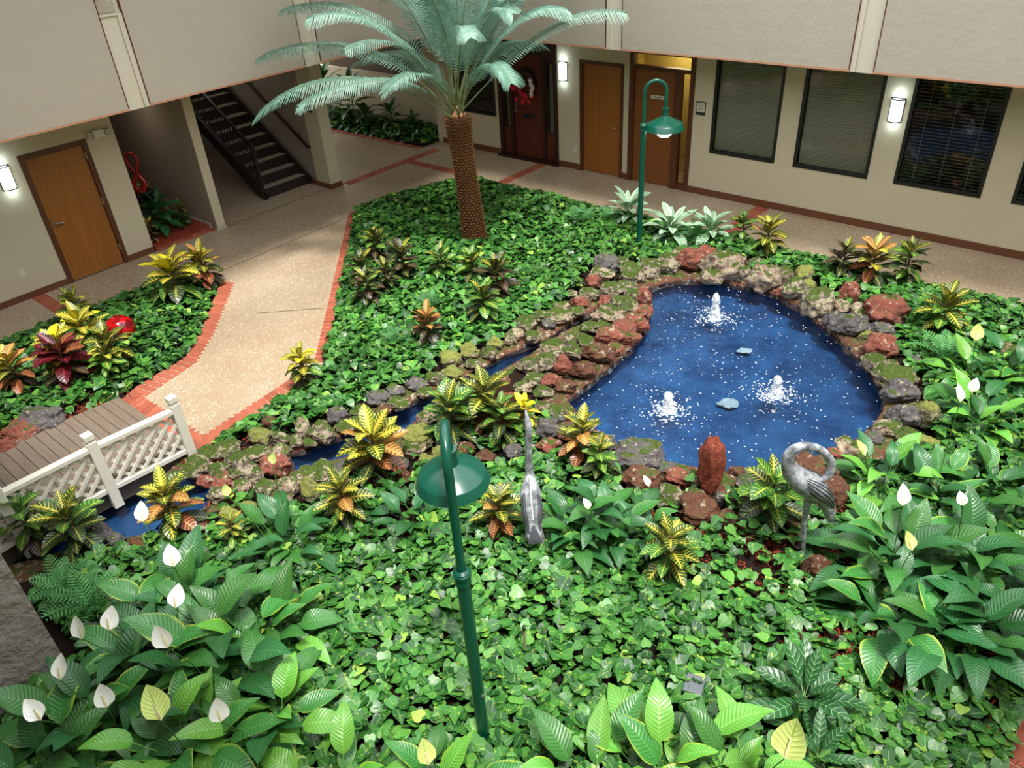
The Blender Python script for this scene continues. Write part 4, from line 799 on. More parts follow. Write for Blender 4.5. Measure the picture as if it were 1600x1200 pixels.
# red gazing ball, sculpture on its pedestal, wreath, pipe, box
t = NT('red_mosaic_glass'); v = t.n('TexVoronoi', {'Vector': t.n('TexCoord').outputs['Object'], 'Scale': 16.0}); t.col(t.mix(t.ramp(t.n('SeparateXYZ', {0: v.outputs['Color']}).outputs[0], .3, .8), lin(168, 10, 18), lin(96, 8, 14))); t.rs(.12, .6); REDBALL = t.m
o = thing('gazing_ball', 'glossy red mottled gazing ball in the small bed', 'garden ball', (3.385,10.294,0.26))
obj('sphere', MB().lathe([(.2 * math.sin(a), -.2 * math.cos(a)) for a in np.linspace(0.001, PI - .001, 20)], n=32), REDBALL, o, smooth=True)
obj('stand', MB().lathe([(.07, -.3), (.05, -.2), (.06, -.14)], n=14), DKMETAL, o)
pd = thing('pedestal', 'black square pedestal in the planted recess', 'pedestal', (5.83, 14.0, 0)); obj('column', MB().box(-.13, .13, -.13, .13, 0, .72), BLACKP, pd, bevel=.008); obj('top_slab', MB().box(-.16, .16, -.16, .16, .72, .78), BLACKP, pd, bevel=.008)
s = thing('abstract_sculpture', 'red twisted loop sculpture on the black pedestal', 'sculpture', (5.83, 14.0, .78))
pts = []; 
for k in range(61):
    a = 2 * PI * k / 60; pts.append((.155 * math.sin(2 * a) * (.62 if math.cos(a) < 0 else 1.0) * .8, .06 * math.sin(a), .36 - .33 * math.cos(a)))
rr = [.05 - .026 * (p[2] / .7) for p in pts]
obj('loop', MB().tube([(p[0] * .64, -p[0] * .76 + p[1], p[2]) for p in pts], rr, 10, cap=False), REDG, s, smooth=True); obj('foot', MB().lathe([(.09, 0), (.09, .02), (.05, .05), (0, .05)], n=16), REDG, s, smooth=True)
wz = thing('wreath', 'door wreath with red and white flowers on the mahogany door', 'wreath', (WX - .05, 10.56, 1.55))
mb = MB()
for k in range(200):
    a = rnd.uniform(0, 2 * PI); r = rnd.gauss(.24, .025); c = Vector((rnd.uniform(-.03, .05), r * math.cos(a), r * math.sin(a))); d = Vector((rnd.uniform(-1, .3), rnd.uniform(-1, 1), rnd.uniform(-1, 1))) * .05; e = d.cross(Vector((1, .3, .2))).normalized() * .008
    mb.add([c - e, c + e, c + d], [(0, 1, 2)])
mb.tube([(0, .24 * math.cos(a), .24 * math.sin(a)) for a in np.linspace(0, 2 * PI, 25)], .025, 6, cap=False); obj('ring', mb, plain('dry_twigs', lin(58, 42, 32), .9), wz)
rp, wp = plain('red_petals', lin(186, 14, 40), .5), plain('white_petals', lin(220, 214, 212), .5)
def petals(col, name, a, r, q):
    mb = MB(); c = Vector((-.05, r * math.cos(a), r * math.sin(a)))
    for k in range(6):
        b = k * PI / 3; d = Vector((-.25, math.cos(b), math.sin(b))) * q; e = Vector((0, -math.sin(b), math.cos(b))) * q * .35; mb.add([c, c + d * .55 + e, c + d, c + d * .55 - e], [(0, 1, 2, 3)])
    obj(name, mb, col, wz)
for k in range(16): petals(rp, 'red_flower', PI + .5 + rnd.uniform(0, 2.6), rnd.uniform(.14, .34), .06)
for k in range(9): petals(wp, 'white_flower', rnd.choice((.6, 2.9, 3.6)) + rnd.uniform(-.5, .5), rnd.uniform(.2, .3), .055)
o = thing('marker_pipe', 'thin grey pipe standing in the ground cover', 'pipe', (2.799,2.583,0.05)); obj('tube', MB().tube([(0, 0, 0), (.005, .005, .34)], .011, 8), plain('grey_pvc', lin(150, 142, 120), .6), o); obj('cap', MB().lathe([(.013, .33), (.013, .37), (0, .375)], (.005, .005, 0), 8), DKMETAL, o)
o = thing('valve_box', 'dark grey box half hidden in the near ground cover', 'box', (3.305,1.396,0.02), .3); obj('housing', MB().box(-.07, .07, -.06, .06, 0, .15), plain('grey_plastic', lin(74, 80, 84), .5), o, bevel=.01); obj('lid', MB().box(-.08, .08, -.07, .07, .15, .175), plain('grey_plastic_lid', lin(84, 90, 94), .5), o, bevel=.008)
o = thing('floor_sign', 'small white sign leaning at the foot of the far wall', 'sign', (12.35, 12.0, 0), .3); obj('sign_face', MB().box(-.01, .01, -.1, .1, .02, .3), WHITEP, o); obj('foot', MB().box(-.06, .06, -.1, .1, 0, .02), DKMETAL, o)

# ============================================================ LEAVES
def leaf_mesh(name, mat, L, W, prof, bend=.6, fold=.25, pet=0, rows=7, cols=(-1, -.55, 0, .55, 1), rip=0, base_up=0, seed=0, stalk=.004):
    r = random.Random(seed); vs = []; uv = []; fs = []; x = pet; z = 0; a = base_up; nc = len(cols)
    for i in range(rows + 1):
        t_ = i / rows; w_ = W / 2 * prof(t_); ph = r.uniform(-1, 1)
        for c in cols:
            e = abs(c); vs.append((x - math.sin(a) * 0, c * w_ * math.cos(fold), z + e * w_ * math.sin(fold) + rip * W * e * math.sin(t_ * 13 + c * 2 + seed) * .5)); uv.append((.5 + c / 2, t_))
        a -= bend / rows; x += math.cos(a) * L / rows; z += math.sin(a) * L / rows
    for i in range(rows):
        for j in range(nc - 1): fs.append((i * nc + j, (i + 1) * nc + j, (i + 1) * nc + j + 1, i * nc + j + 1))
    if pet:
        o = len(vs)
        for px_ in (0, pet + .03):
            for k in range(3): vs.append((px_, stalk * math.cos(k * 2.094), stalk * math.sin(k * 2.094) - .003)); uv.append((.5, .5))
        fs += [(o + k, o + (k + 1) % 3, o + 3 + (k + 1) % 3, o + 3 + k) for k in range(3)]
    me = bpy.data.meshes.new(name); me.from_pydata(vs, [], fs); l = me.uv_layers.new(name='UVMap')
    d = np.array(uv, np.float32)[np.array([v.vertex_index for v in me.loops])]; l.data.foreach_set('uv', d.ravel())
    me.materials.append(mat); me.shade_smooth(); return me
def p_ell(t_): return max(.02, math.sin(PI * min(1, t_ * .97 + .015)) ** .75)
def p_crot(t_): return max(.06 if t_ < .5 else .02, math.sin(PI * t_ ** 1.08) ** .68)
def p_lily(t_): return max(.03, math.sin(PI * t_ ** .78) ** .9 * (1 - .12 * t_))
def p_spa(t_): return max(.03, math.sin(PI * t_ ** .6) ** .8)
CACHE = {}
def leafvar(kind, mat, k):
    key = (kind, mat, k)
    if key not in CACHE:
        r = random.Random(hash(kind) % 97 + k if False else len(kind) * 7 + k)
        if kind == 'croton': me = leaf_mesh('croton_leaf', LM[mat], 1, .46 + .05 * (k % 3), p_crot, .35 + .3 * (k % 3), .3, .06, 7, rip=.10, seed=k, stalk=.012)
        elif kind == 'lily': me = leaf_mesh('lily_leaf', LM[mat], 1, .43 + .05 * (k % 3), p_lily, .55 + .32 * (k % 4), .24, (0.5, .75, 1.0)[k % 3], 9, rip=.06, seed=k, stalk=.012)
        elif kind == 'broad': me = leaf_mesh('broad_leaf', LM[mat], 1, .34 + .06 * (k % 3), p_ell, .5 + .3 * (k % 3), .25, .25, 7, rip=.06, seed=k, stalk=.012)
        CACHE[key] = me
    return CACHE[key]
def place(parent, me, name, base, az, el, roll, s):
    return link(name, me, parent, mw=Matrix.Translation(base) @ Matrix.Rotation(az, 4, 'Z') @ Matrix.Rotation(-el, 4, 'Y') @ Matrix.Rotation(roll, 4, 'X') @ Matrix.Scale(s, 4))

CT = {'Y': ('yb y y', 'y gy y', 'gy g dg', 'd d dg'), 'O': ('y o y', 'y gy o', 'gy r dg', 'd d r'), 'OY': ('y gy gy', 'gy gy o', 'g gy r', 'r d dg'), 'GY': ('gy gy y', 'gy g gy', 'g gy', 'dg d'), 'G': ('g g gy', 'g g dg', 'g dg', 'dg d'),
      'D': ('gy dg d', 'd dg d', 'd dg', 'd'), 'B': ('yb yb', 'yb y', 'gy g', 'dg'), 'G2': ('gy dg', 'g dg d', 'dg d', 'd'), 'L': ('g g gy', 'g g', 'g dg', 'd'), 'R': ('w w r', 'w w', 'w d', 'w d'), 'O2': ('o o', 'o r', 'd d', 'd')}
def croton(S, typ, label, h=None, n=26, grp='crotons'):
    x, y, r = S; r = max(r, .11); h = h or (.28 + r * .72); L = r * 1.0
    t_ = thing('croton', label, 'plant', (x, y, 0), 0, grp)
    st_ = [(0, 0, -.02), (.01, -.01, h * .5), (0, 0, h + .04)]; obj('stem', MB().tube(st_, [.014, .012, .009], 6), STEMB, t_)
    n = int(n * (.95 + r * 1.1)); a0 = rnd.uniform(0, 6)
    for i in range(n):
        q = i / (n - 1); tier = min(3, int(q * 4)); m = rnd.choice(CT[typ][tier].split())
        az = a0 + i * 2.4 + rnd.uniform(-.25, .25); el = 1.15 - 1.65 * q ** .9 + rnd.uniform(-.18, .18); z = h * (1.12 - .85 * q)
        s = L * (.68 + .4 * math.sin(PI * min(1, q * .8 + .12))) * rnd.uniform(.85, 1.12)
        place(t_, leafvar('croton', m, rnd.randrange(5)), 'leaf', (0, 0, z), az, el, rnd.uniform(-.35, .35), s)
    return t_
SPM = {}
def flower(parent, base, top, mat=None, s=.17, az=None, tilt=None):
    mat = mat or SPATHE; base = Vector(base); top = Vector(top)
    if mat.name not in SPM: SPM[mat.name] = leaf_mesh('spathe', mat, 1, .8, p_spa, -.7, .5, 0, 7, rip=.02)
    st_ = obj('flower_stalk', MB().tube([base, base.lerp(top, .5) + Vector((.02, .01, .05)), top], [.005, .004, .004], 5), STALK, parent)
    az = .74 + rnd.uniform(-1, 1) if az is None else az
    place(st_, SPM[mat.name], 'spathe', top, az, rnd.uniform(.3, .85) if tilt is None else tilt, rnd.uniform(-.3, .3), s)
    d = Vector((math.cos(az) * .35, math.sin(az) * .35, .9)) * s * .55
    obj('spadix', MB().tube([top, top + d * .3, top + d], [.006, .009, .005], 6), SPADIX, st_)
def lily(S, label, h=.5, n=30, mats='lily lily lilyd', Lb=.34, flowers=(), spread=1.0, cone=(1.15, .12)):
    x, y, r = S; t_ = thing('peace_lily', label, 'plant', (x, y, 0), 0, 'peace lilies'); a0 = rnd.uniform(0, 6)
    for i in range(n):
        q = i / max(1, n - 1); az = a0 + i * 2.4 + rnd.uniform(-.3, .3); el = cone[0] + (cone[1] - cone[0]) * q + rnd.uniform(-.14, .14); k = rnd.randrange(12)
        s = Lb * rnd.uniform(.92, 1.35); rr = r * .25 * math.sqrt(rnd.random()); b = rnd.uniform(0, 6.28)
        place(t_, leafvar('lily', rnd.choice(mats.split()), k), 'leaf', (rr * math.cos(b), rr * math.sin(b), h * rnd.uniform(0, .32)), az, el, rnd.uniform(-.3, .3), s)
    for f in flowers:
        p_, *o = f; p_ = Vector(p_) - Vector((x, y, 0)); mt = SPATHEG if o and o[0] == 'g' else SPATHE
        flower(t_, (p_.x * .35, p_.y * .35, .05), p_, mt, (o[1] * 1.2 if len(o) > 1 else .18), (o[2] if len(o) > 2 else None))
    return t_

# ------------------------------------------------------------ crotons
CRO = [
 ((4.52,10.79,0.404), 'Y', 'croton with yellow top and dark lower leaves at the brick corner of the small bed'), ((5.094,10.955,0.309), 'O', 'orange-yellow croton highest at the brick corner of the small bed'),
 ((3.236,11.278,0.239), 'GY', 'small green and yellow croton on the wall side of the small bed'), ((2.948,10.379,0.328), 'Y', 'yellow-green croton just left of the red gazing ball'), ((2.972,9.675,0.291), 'GY', 'gold-edged croton in front of the red gazing ball'),
 ((2.484,10.074,0.322), 'Y', 'bright yellow croton above the wine-red croton'), ((1.947,10.156,0.296), 'O', 'orange croton at the left picture edge'), ((2.433,9.782,0.341), 'R', 'wine-red croton under the yellow crotons'), ((2.802,9.459,0.212), 'GY', 'low green-gold croton between wine-red croton and ball'),
 ((7.178,9.237,0.247), 'G2', 'dark green croton with gold tips topmost in the left group of the palm bed'), ((6.452,8.717,0.251), 'G2', 'purple and gold croton near the straight brick edging'), ((6.979,8.404,0.274), 'D', 'very dark croton on the right of the left group in the palm bed'), ((6.527,8.277,0.209), 'D', 'small dark croton in the middle of the left group'), ((6.108,8.229,0.223), 'G2', 'green and dark croton lowest in the left group by the edging'),
 ((7.276,7.86,0.243), 'G', 'green spread croton below the palm trunk, left one'), ((7.467,7.403,0.23), 'G', 'green spread croton below the palm trunk, right one'), ((7.345,6.811,0.286), 'G2', 'dark croton with pale gold veins below the palm, rightmost'), ((6.652,6.443,0.27), 'G', 'light green croton above the stream bank'),
 ((5.809,6.679,0.226), 'O2', 'orange-topped croton alone in the ground cover above the stream'), ((4.204,7.238,0.227), 'Y', 'yellow-veined croton at the path end of the brick edging'),
 ((3.591,5.205,0.343), 'O', 'large orange and gold croton leaning over the stream'), ((2.928,4.918,0.254), 'OY', 'orange-green croton in front of the pointed olive stone'), ((1.853,6.188,0.29), 'OY', 'green croton with orange veins by the bridge railing'),
 ((0.912,7.129,0.27), 'G', 'dark green croton at the left picture edge below the railing'), ((1.151,6.693,0.296), 'G', 'broad green gold-ribbed croton in front of the railing'), ((4.488,4.994,0.316), 'G', 'big green croton behind the nearer lamp arm'), ((4.882,4.846,0.335), 'OY', 'green croton with orange upper leaves by the stream end'),
 ((5.019,4.397,0.191), 'B', 'lemon yellow croton behind the upright bird statue'), ((4.781,4.526,0.259), 'G', 'mid green croton left of the upright bird statue'), ((3.703,3.629,0.228), 'OY', 'gold and rust croton between the near lamp and the upright statue'), ((5.008,3.635,0.26), 'OY', 'yellow and rust croton right of the upright bird statue'), ((4.889,3.332,0.19), 'G', 'small lime croton beside the broad flat boulder'),
 ((4.207,2.143,0.255), 'GY', 'yellow-veined croton in the near ground cover by the lilies'), ((5.291,1.731,0.323), 'L', 'lime green croton left of the curved-neck bird statue'),
 ((10.724,4.243,0.283), 'OY', 'dark red and yellow croton beside the walkway, far side'), ((10.925,4.751,0.213), 'G', 'small pale green croton next to the striped-leaf plants'), ((10.578,2.634,0.339), 'O', 'orange and yellow croton in front of the long wall'), ((10.486,3.009,0.254), 'D', 'dark croton left of the orange croton by the walkway'), ((11.004,2.29,0.261), 'G', 'green croton right of the orange croton by the walkway'), ((9.672,1.462,0.325), 'GY', 'lime and yellow croton at the right of the pond'),
 ((2.076,5.476,0.141), 'GY', 'small gold-veined croton among the lilies by the lower pool'),
 ((6.28, 13.75, .16), 'O', 'small orange croton beside the recess partition'), ((5.5, 13.4, .14), 'O', 'small orange croton at the wall corner of the recess'),
]
for S_, ty, lab in CRO: croton(S_, ty, lab)

# ------------------------------------------------------------ peace lilies
lily((1.348,5.02,0.604), 'white-flowering lily in front of the croton by the railing', .5, 32, 'lily lily lilyd', .36, [((1.302,4.778,0.95),), ((1.439,5.576,0.85),), ((1.121,4.499,0.85),)])
lily((0.907,4.821,0.543), 'lily with two white flowers nearest the stucco pillar', .5, 30, 'lily lilyd', .36, [((0.714,4.702,0.85),), ((0.564,4.843,0.8),)])
lily((1.199,4.344,0.559), 'tall lily clump with a broad white flower at the near left', .5, 34, 'lily lily lilyd', .38, [((0.881,4.12,0.95), 'w', .16)])
lily((0.406,4.66,0.529), 'lily with scorched leaves beside the foot of the stucco pillar', .45, 28, 'lily lilyd', .34, [((0.312,4.621,0.8),), ((0.1,4.511,0.7),), ((0.42,4.199,0.75),)])
lily((0.668,3.925,0.505), 'lily with a half yellow curled leaf at the near left corner', .5, 30, 'lily lilyb lily', .36, [((0.573,3.646,0.95), 'g', .2)])
lily((-0.018,4.55,0.435), 'dark lily in the bottom left picture corner', .4, 24, 'lilyd lily', .34)
lily((1.11,3.645,0.451), 'lily at the edge of the ground cover with one small white flower', .45, 24, 'lily lilyb lilyd', .34, [((0.828,3.453,0.8),)])
lily((1.588,4.347,0.509), 'lily with leaves reaching over the ground cover, near left', .45, 22, 'lily lilyb', .34)
lily((2.34,5.038,0.351), 'narrow-leaved lily below the pointed olive stone', .4, 26, 'lilyd lilyd lily', .26, [((2.582,5.383,0.8), 'g', .1), ((2.129,5.452,0.7), 'g', .1)])
lily((2.604,1.184,0.52), 'bright green lily at the bottom centre edge', .5, 26, 'lilyb lilyb lily', .34)
lily((2.267,1.579,0.417), 'pale-edged lily left of the bright green lily at the bottom', .4, 18, 'lilyb lily', .32)
lily((2.853,0.81,0.413), 'lily with a large pale green flower at the bottom', .4, 18, 'lily lilyb', .30, [((2.815,0.576,0.75), 'g', .24)])
lily((1.612,2.318,0.336), 'low lily with a round cream flower at the foot of the near lamp', .35, 14, 'lilyb lily', .28, [((1.489,2.247,0.7), 'g', .14)])
lily((1.123,2.836,0.335), 'low lily between the near lamp and the left clump', .35, 14, 'lily lilyb', .28)
lily((4.279,2.883,0.495), 'dark lily clump with one small white flower right of the upright statue', .4, 30, 'lilyd lilyd lily', .27, [((4.047,2.854,0.55), 'w', .09)])
lily((3.989,3.031,0.403), 'dark lily close behind the tail of the upright statue', .36, 22, 'lilyd lily', .26)
lily((4.467,2.526,0.375), 'low dark lily beside the mossy rock and fallen petal', .34, 20, 'lilyd lily', .24, [((4.849,2.733,0.3), 'w', .10)])
lily((3.286,4.345,0.271), 'small dark lily under the near lamp shade', .3, 16, 'lilyd', .22)
lily((5.33,0.604,0.551), 'big lily with a white flower right of the curved-neck statue', .5, 36, 'lilyd lily lilyd', .36, [((5.168,0.687,0.95),), ((4.899,0.502,0.8), 'g', .13)])
lily((5.647,0.182,0.573), 'big lily with tall ribbed leaves at the right edge', .5, 36, 'lilyd lily lilyd', .36, [((5.501,0.328,0.9), 'w', .1)])
lily((4.795,0.499,0.445), 'lily whose leaves droop over the ground cover, right clump', .4, 26, 'lilyd lilyd lily', .32, (), 1, (1.0, .15))
lily((4.829,0.055,0.452), 'lowest lily of the right clump with drooping leaves', .4, 28, 'lilyd lily', .34, (), 1, (1.0, .15))
lily((5.339,-0.217,0.465), 'lily cut by the right picture edge beside the lowest clump', .42, 26, 'lilyd lily', .34)
lily((6.325,1.089,0.452), 'lily with a greenish flower by the near right pond rocks', .4, 24, 'lilyd lily lilyb', .28, [((6.001,1.201,0.65), 'g', .14)])
lily((6.44,0.602,0.497), 'lily behind the big right clump with a very tall bud', .45, 28, 'lilyd lily', .3, [((6.537,0.678,1.15), 'w', .14)])
lily((6.799,0.187,0.496), 'lily at the right edge above the tall ribbed lily', .42, 26, 'lilyd lily', .3)
lily((7.801,0.544,0.489), 'lily with a pinkish-white flower near the pale pink rock', .42, 28, 'lily lilyb lilyd', .28, [((7.253,0.693,0.85), 'w', .12)])
lily((8.654,0.805,0.496), 'lily with a round cream flower at the right of the pond', .42, 28, 'lily lilyb lilyd', .28, [((8.081,0.875,0.95), 'g', .15)])
lily((9.006,0.533,0.464), 'lily at the right edge behind the cream-flowered lily', .42, 20, 'lilyd lily', .28)

# ------------------------------------------------------------ striped and dark broad-leaved plants, ferns
def broad(S, mat, label, n=22, h=.3, nm='aglaonema', el=(1.2, .05)):
    x, y, r = S; t_ = thing(nm, label, 'plant', (x, y, 0), 0, 'broad-leaved plants'); a0 = rnd.uniform(0, 6); obj('stem', MB().tube([(0, 0, -.02), (0, 0, h)], [.014, .01], 6), STALK, t_)
    for i in range(n):
        q = i / (n - 1); place(t_, leafvar('broad', mat, rnd.randrange(5)), 'leaf', (0, 0, h * (1 - .6 * q)), a0 + i * 2.4, el[0] + (el[1] - el[0]) * q + rnd.uniform(-.15, .15), rnd.uniform(-.3, .3), r * .95 * rnd.uniform(.75, 1.1))
    return t_
broad((10.663,6.713,0.391), 'silver', 'silver-striped broad-leaved plant behind the farther lamp pole', 24, .34)
broad((10.434,5.761,0.424), 'silver', 'silver-striped broad-leaved plant right of the farther lamp', 24, .3)
broad((10.778,5.218,0.4), 'silver', 'silver-striped broad-leaved plant farthest from the lamp', 22, .3)
broad((3.627,0.716,0.359), 'dash', 'dark broad-leaved plant with dashed pale veins in the near ground cover', 20, .28)
broad((3.278,0.478,0.273), 'dash', 'second dash-veined plant nearer the viewer', 12, .25)
broad((5.9, 13.75, .4), 'lilyd', 'dark bushy plant under the red sculpture in the recess', 34, .45, 'recess_shrub')
broad((6.0, 14.3, .34), 'lilyd', 'taller dark plant at the back of the recess', 26, .6, 'recess_shrub')
broad((6.2, 13.6, .2), 'lilyd', 'low dark plant at the front of the recess', 16, .2, 'recess_shrub')
def fern_frond(L, mat, seed):
    r = random.Random(seed); n = 12; vs = []; fs = []; uv = []; a = .25; x = z = 0
    for i in range(n):
        t_ = (i + .5) / n; a -= 1.1 / n; x += math.cos(a) * L / n; z += math.sin(a) * L / n; w_ = L * .24 * math.sin(PI * (t_ * .9 + .1)) ** .7
        for s in (-1, 1):
            o = len(vs); vs += [(x - .012, 0, z), (x + w_ * .25, s * w_ * .55, z + .012), (x + w_ * .5, s * w_, z - w_ * .2), (x + w_ * .28 + L / n * .34, s * w_ * .5, z + .005), (x + L / n * .32, 0, z)]; uv += [(.5, 0), (.4, .5), (.5, 1), (.6, .5), (.5, 0)]; fs.append((o, o + 1, o + 2, o + 3, o + 4) if s > 0 else (o + 4, o + 3, o + 2, o + 1, o))
    me = bpy.data.meshes.new('fern_frond'); me.from_pydata(vs, [], fs); l = me.uv_layers.new(name='UVMap'); l.data.foreach_set('uv', np.array(uv, np.float32)[np.array([v.vertex_index for v in me.loops])].ravel()); me.materials.append(mat); return me
FERN = [fern_frond(1, LM['fern'], k) for k in range(3)]
def fern(S, label, n=16, h=.15):
    x, y, r = S; t_ = thing('fern', label, 'plant', (x, y, 0), 0, 'ferns'); a0 = rnd.uniform(0, 6); obj('crown', MB().lathe([(.04, 0), (.045, h), (0, h + .03)], n=8), STEMB, t_)
    for i in range(n):
        q = i / n; place(t_, rnd.choice(FERN), 'frond', (0, 0, h), a0 + i * 2.4, 1.15 - .75 * q, rnd.uniform(-.3, .3), r * rnd.uniform(1.0, 1.35))
fern((10.142,7.366,0.285), 'small fern left of the silver-striped plants'); fern((10.476,6.936,0.241), 'small fern touching the silver-striped plant behind the lamp'); fern((10.541,5.351,0.359), 'fern in front of the silver-striped plants'); fern((8.984,1.254,0.301), 'fern beside the reddish stones on the right bank')
fern((0.793,6.202,0.294), 'bright fern beside the stucco pillar'); fern((0.853,5.843,0.301), 'fern between the stucco pillar and the white-flowering lily'); fern((6.426,7.319,0.226), 'small pale fern in the ground cover below the crotons', 12); fern((5.442,7.018,0.185), 'small fern left of the lone orange-topped croton', 12)

# ------------------------------------------------------------ palm
PB = Vector((8.513,8.451,2.059)); PG = Vector((8.585,8.371,0.3))
palm = thing('palm_tree', 'tall palm-like cycad with blue-green fronds and scaly brown trunk', 'palm tree', (PG.x, PG.y, 0))
o0 = Vector((PG.x, PG.y, 0)); topc = PB - o0
TRUNK = NT('scaly_trunk'); p = TRUNK.pos(); n1 = TRUNK.noise(30, 4, .7, p); TRUNK.col(TRUNK.mix(n1, lin(48, 28, 18), lin(112, 72, 44))); TRUNK.rs(.9, .2); TRUNK.bump(n1, .6, .02); TRUNK = TRUNK.m
SCALE = NT('leaf_base_scale'); n1 = SCALE.noise(60, 3, .6, SCALE.pos()); SCALE.col(SCALE.mix(n1, lin(86, 50, 30), lin(158, 112, 70))); SCALE.rs(.8, .25); SCALE = SCALE.m
ax = [Vector((0, 0, -.05)), topc * .33, topc * .7, topc]; rad = [.19, .165, .155, .15]
obj('trunk', MB().tube(ax + [topc + Vector((0, 0, .12))], rad + [.08], 16), TRUNK, palm, smooth=True)
mb = MB(); k = 0
for j in range(46):
    t_ = j / 45; c = topc * t_ * 1.03; R0 = float(np.interp(t_, [0, .33, .7, 1], rad)) * .97
    for i in range(17):
        a = 2 * PI * (i + .5 * (j % 2)) / 17 + rnd.uniform(-.06, .06); d = Vector((math.cos(a), math.sin(a), 0)); s_ = Vector((-d.y, d.x, 0)); up = Vector((0, 0, 1)); q = c + d * R0; L = .03 + (.05 * max(0, t_ - .75) / .25) + rnd.uniform(0, .014)
        mb.add([q - s_ * .026, q + s_ * .026, q + up * .03 + d * L * .6, q + up * (.012 + L * .3) + d * L - s_ * .012, q + up * (.012 + L * .3) + d * L + s_ * .012, q - up * .012 + d * L * .35], [(0, 5, 3), (5, 1, 4), (5, 4, 3), (0, 3, 2), (1, 2, 4), (2, 3, 4)])
tag(obj('leaf_bases', mb, SCALE, palm), kind='stuff')
obj('growing_tip', MB().lathe([(.1, 0), (.09, .1), (.05, .22), (0, .32)], (topc.x, topc.y, topc.z), 12), plain('woolly_tip', lin(196, 140, 96), .9, scale=30, var=.2), palm, smooth=True)
RACH = plain('frond_rachis', lin(92, 104, 62), .5)
def frond(pts, llen=.24, npair=54, bare=.23, hang=.5):
    """pts: bezier control points (world) from the crown outwards"""
    P = [Vector(q) - o0 for q in pts]; n = 40; sp = []
    for i in range(n + 1):
        u = i / n
        if len(P) == 3: sp.append(P[0] * (1 - u) ** 2 + P[1] * 2 * u * (1 - u) + P[2] * u * u)
        else: sp.append(P[0] * (1 - u) ** 3 + P[1] * 3 * u * (1 - u) ** 2 + P[2] * 3 * u * u * (1 - u) + P[3] * u ** 3)
    fr_ = obj('frond', MB().tube(sp[::2], [.014 - .012 * i / 20 for i in range(21)], 6), RACH, palm, smooth=True)
    V = []; Fc = []; uv = []
    for i in range(npair):
        t_ = bare + (1 - bare) * (i + .5) / npair; f = t_ * n; i0 = min(n - 1, int(f)); c = sp[i0].lerp(sp[i0 + 1], f - i0); d = (sp[i0 + 1] - sp[i0]).normalized()
        sd = d.cross(Vector((0, 0, 1))); sd = sd.normalized() if sd.length > .05 else Vector((1, 0, 0)); nu = sd.cross(d)
        ll = llen * min(1, (t_ - bare) / .12 + .35) * min(1, (1.03 - t_) / .14 + .3) * rnd.uniform(.93, 1.05); fw = .3 + .38 * t_
        for s in (-1, 1):
            e = (sd * s * (1 - .25 * fw) + d * fw + nu * .22).normalized(); w_ = d  * .0105
            hg = hang * (.35 + 1.25 * (1 - abs(d.z)) ** 1.3); p1 = c + e * ll * .48 - Vector((0, 0, 1)) * ll * hg * .08; p2 = p1 + (e * (.52 - .25 * hg) - Vector((0, 0, 1)) * hg * .62) * ll
            o = len(V); V += [c - w_, c + w_, p1 - w_ * 1.1, p1 + w_ * 1.1, p2 - w_ * .2, p2 + w_ * .2]; uv += [(.3, 0), (.7, 0), (.3, .5), (.7, .5), (.4, 1), (.6, 1)]; Fc += [(o, o + 1, o + 3, o + 2), (o + 2, o + 3, o + 5, o + 4)]
    tag(link('leaflets', bigmesh('leaflets', np.array(V), np.array(Fc), LM['palm'], None, uv, smooth=False), fr_), kind='stuff')
def pf(mx, my, tx, ty, km, kt): pass
PT = PB + Vector((0, 0, .06))
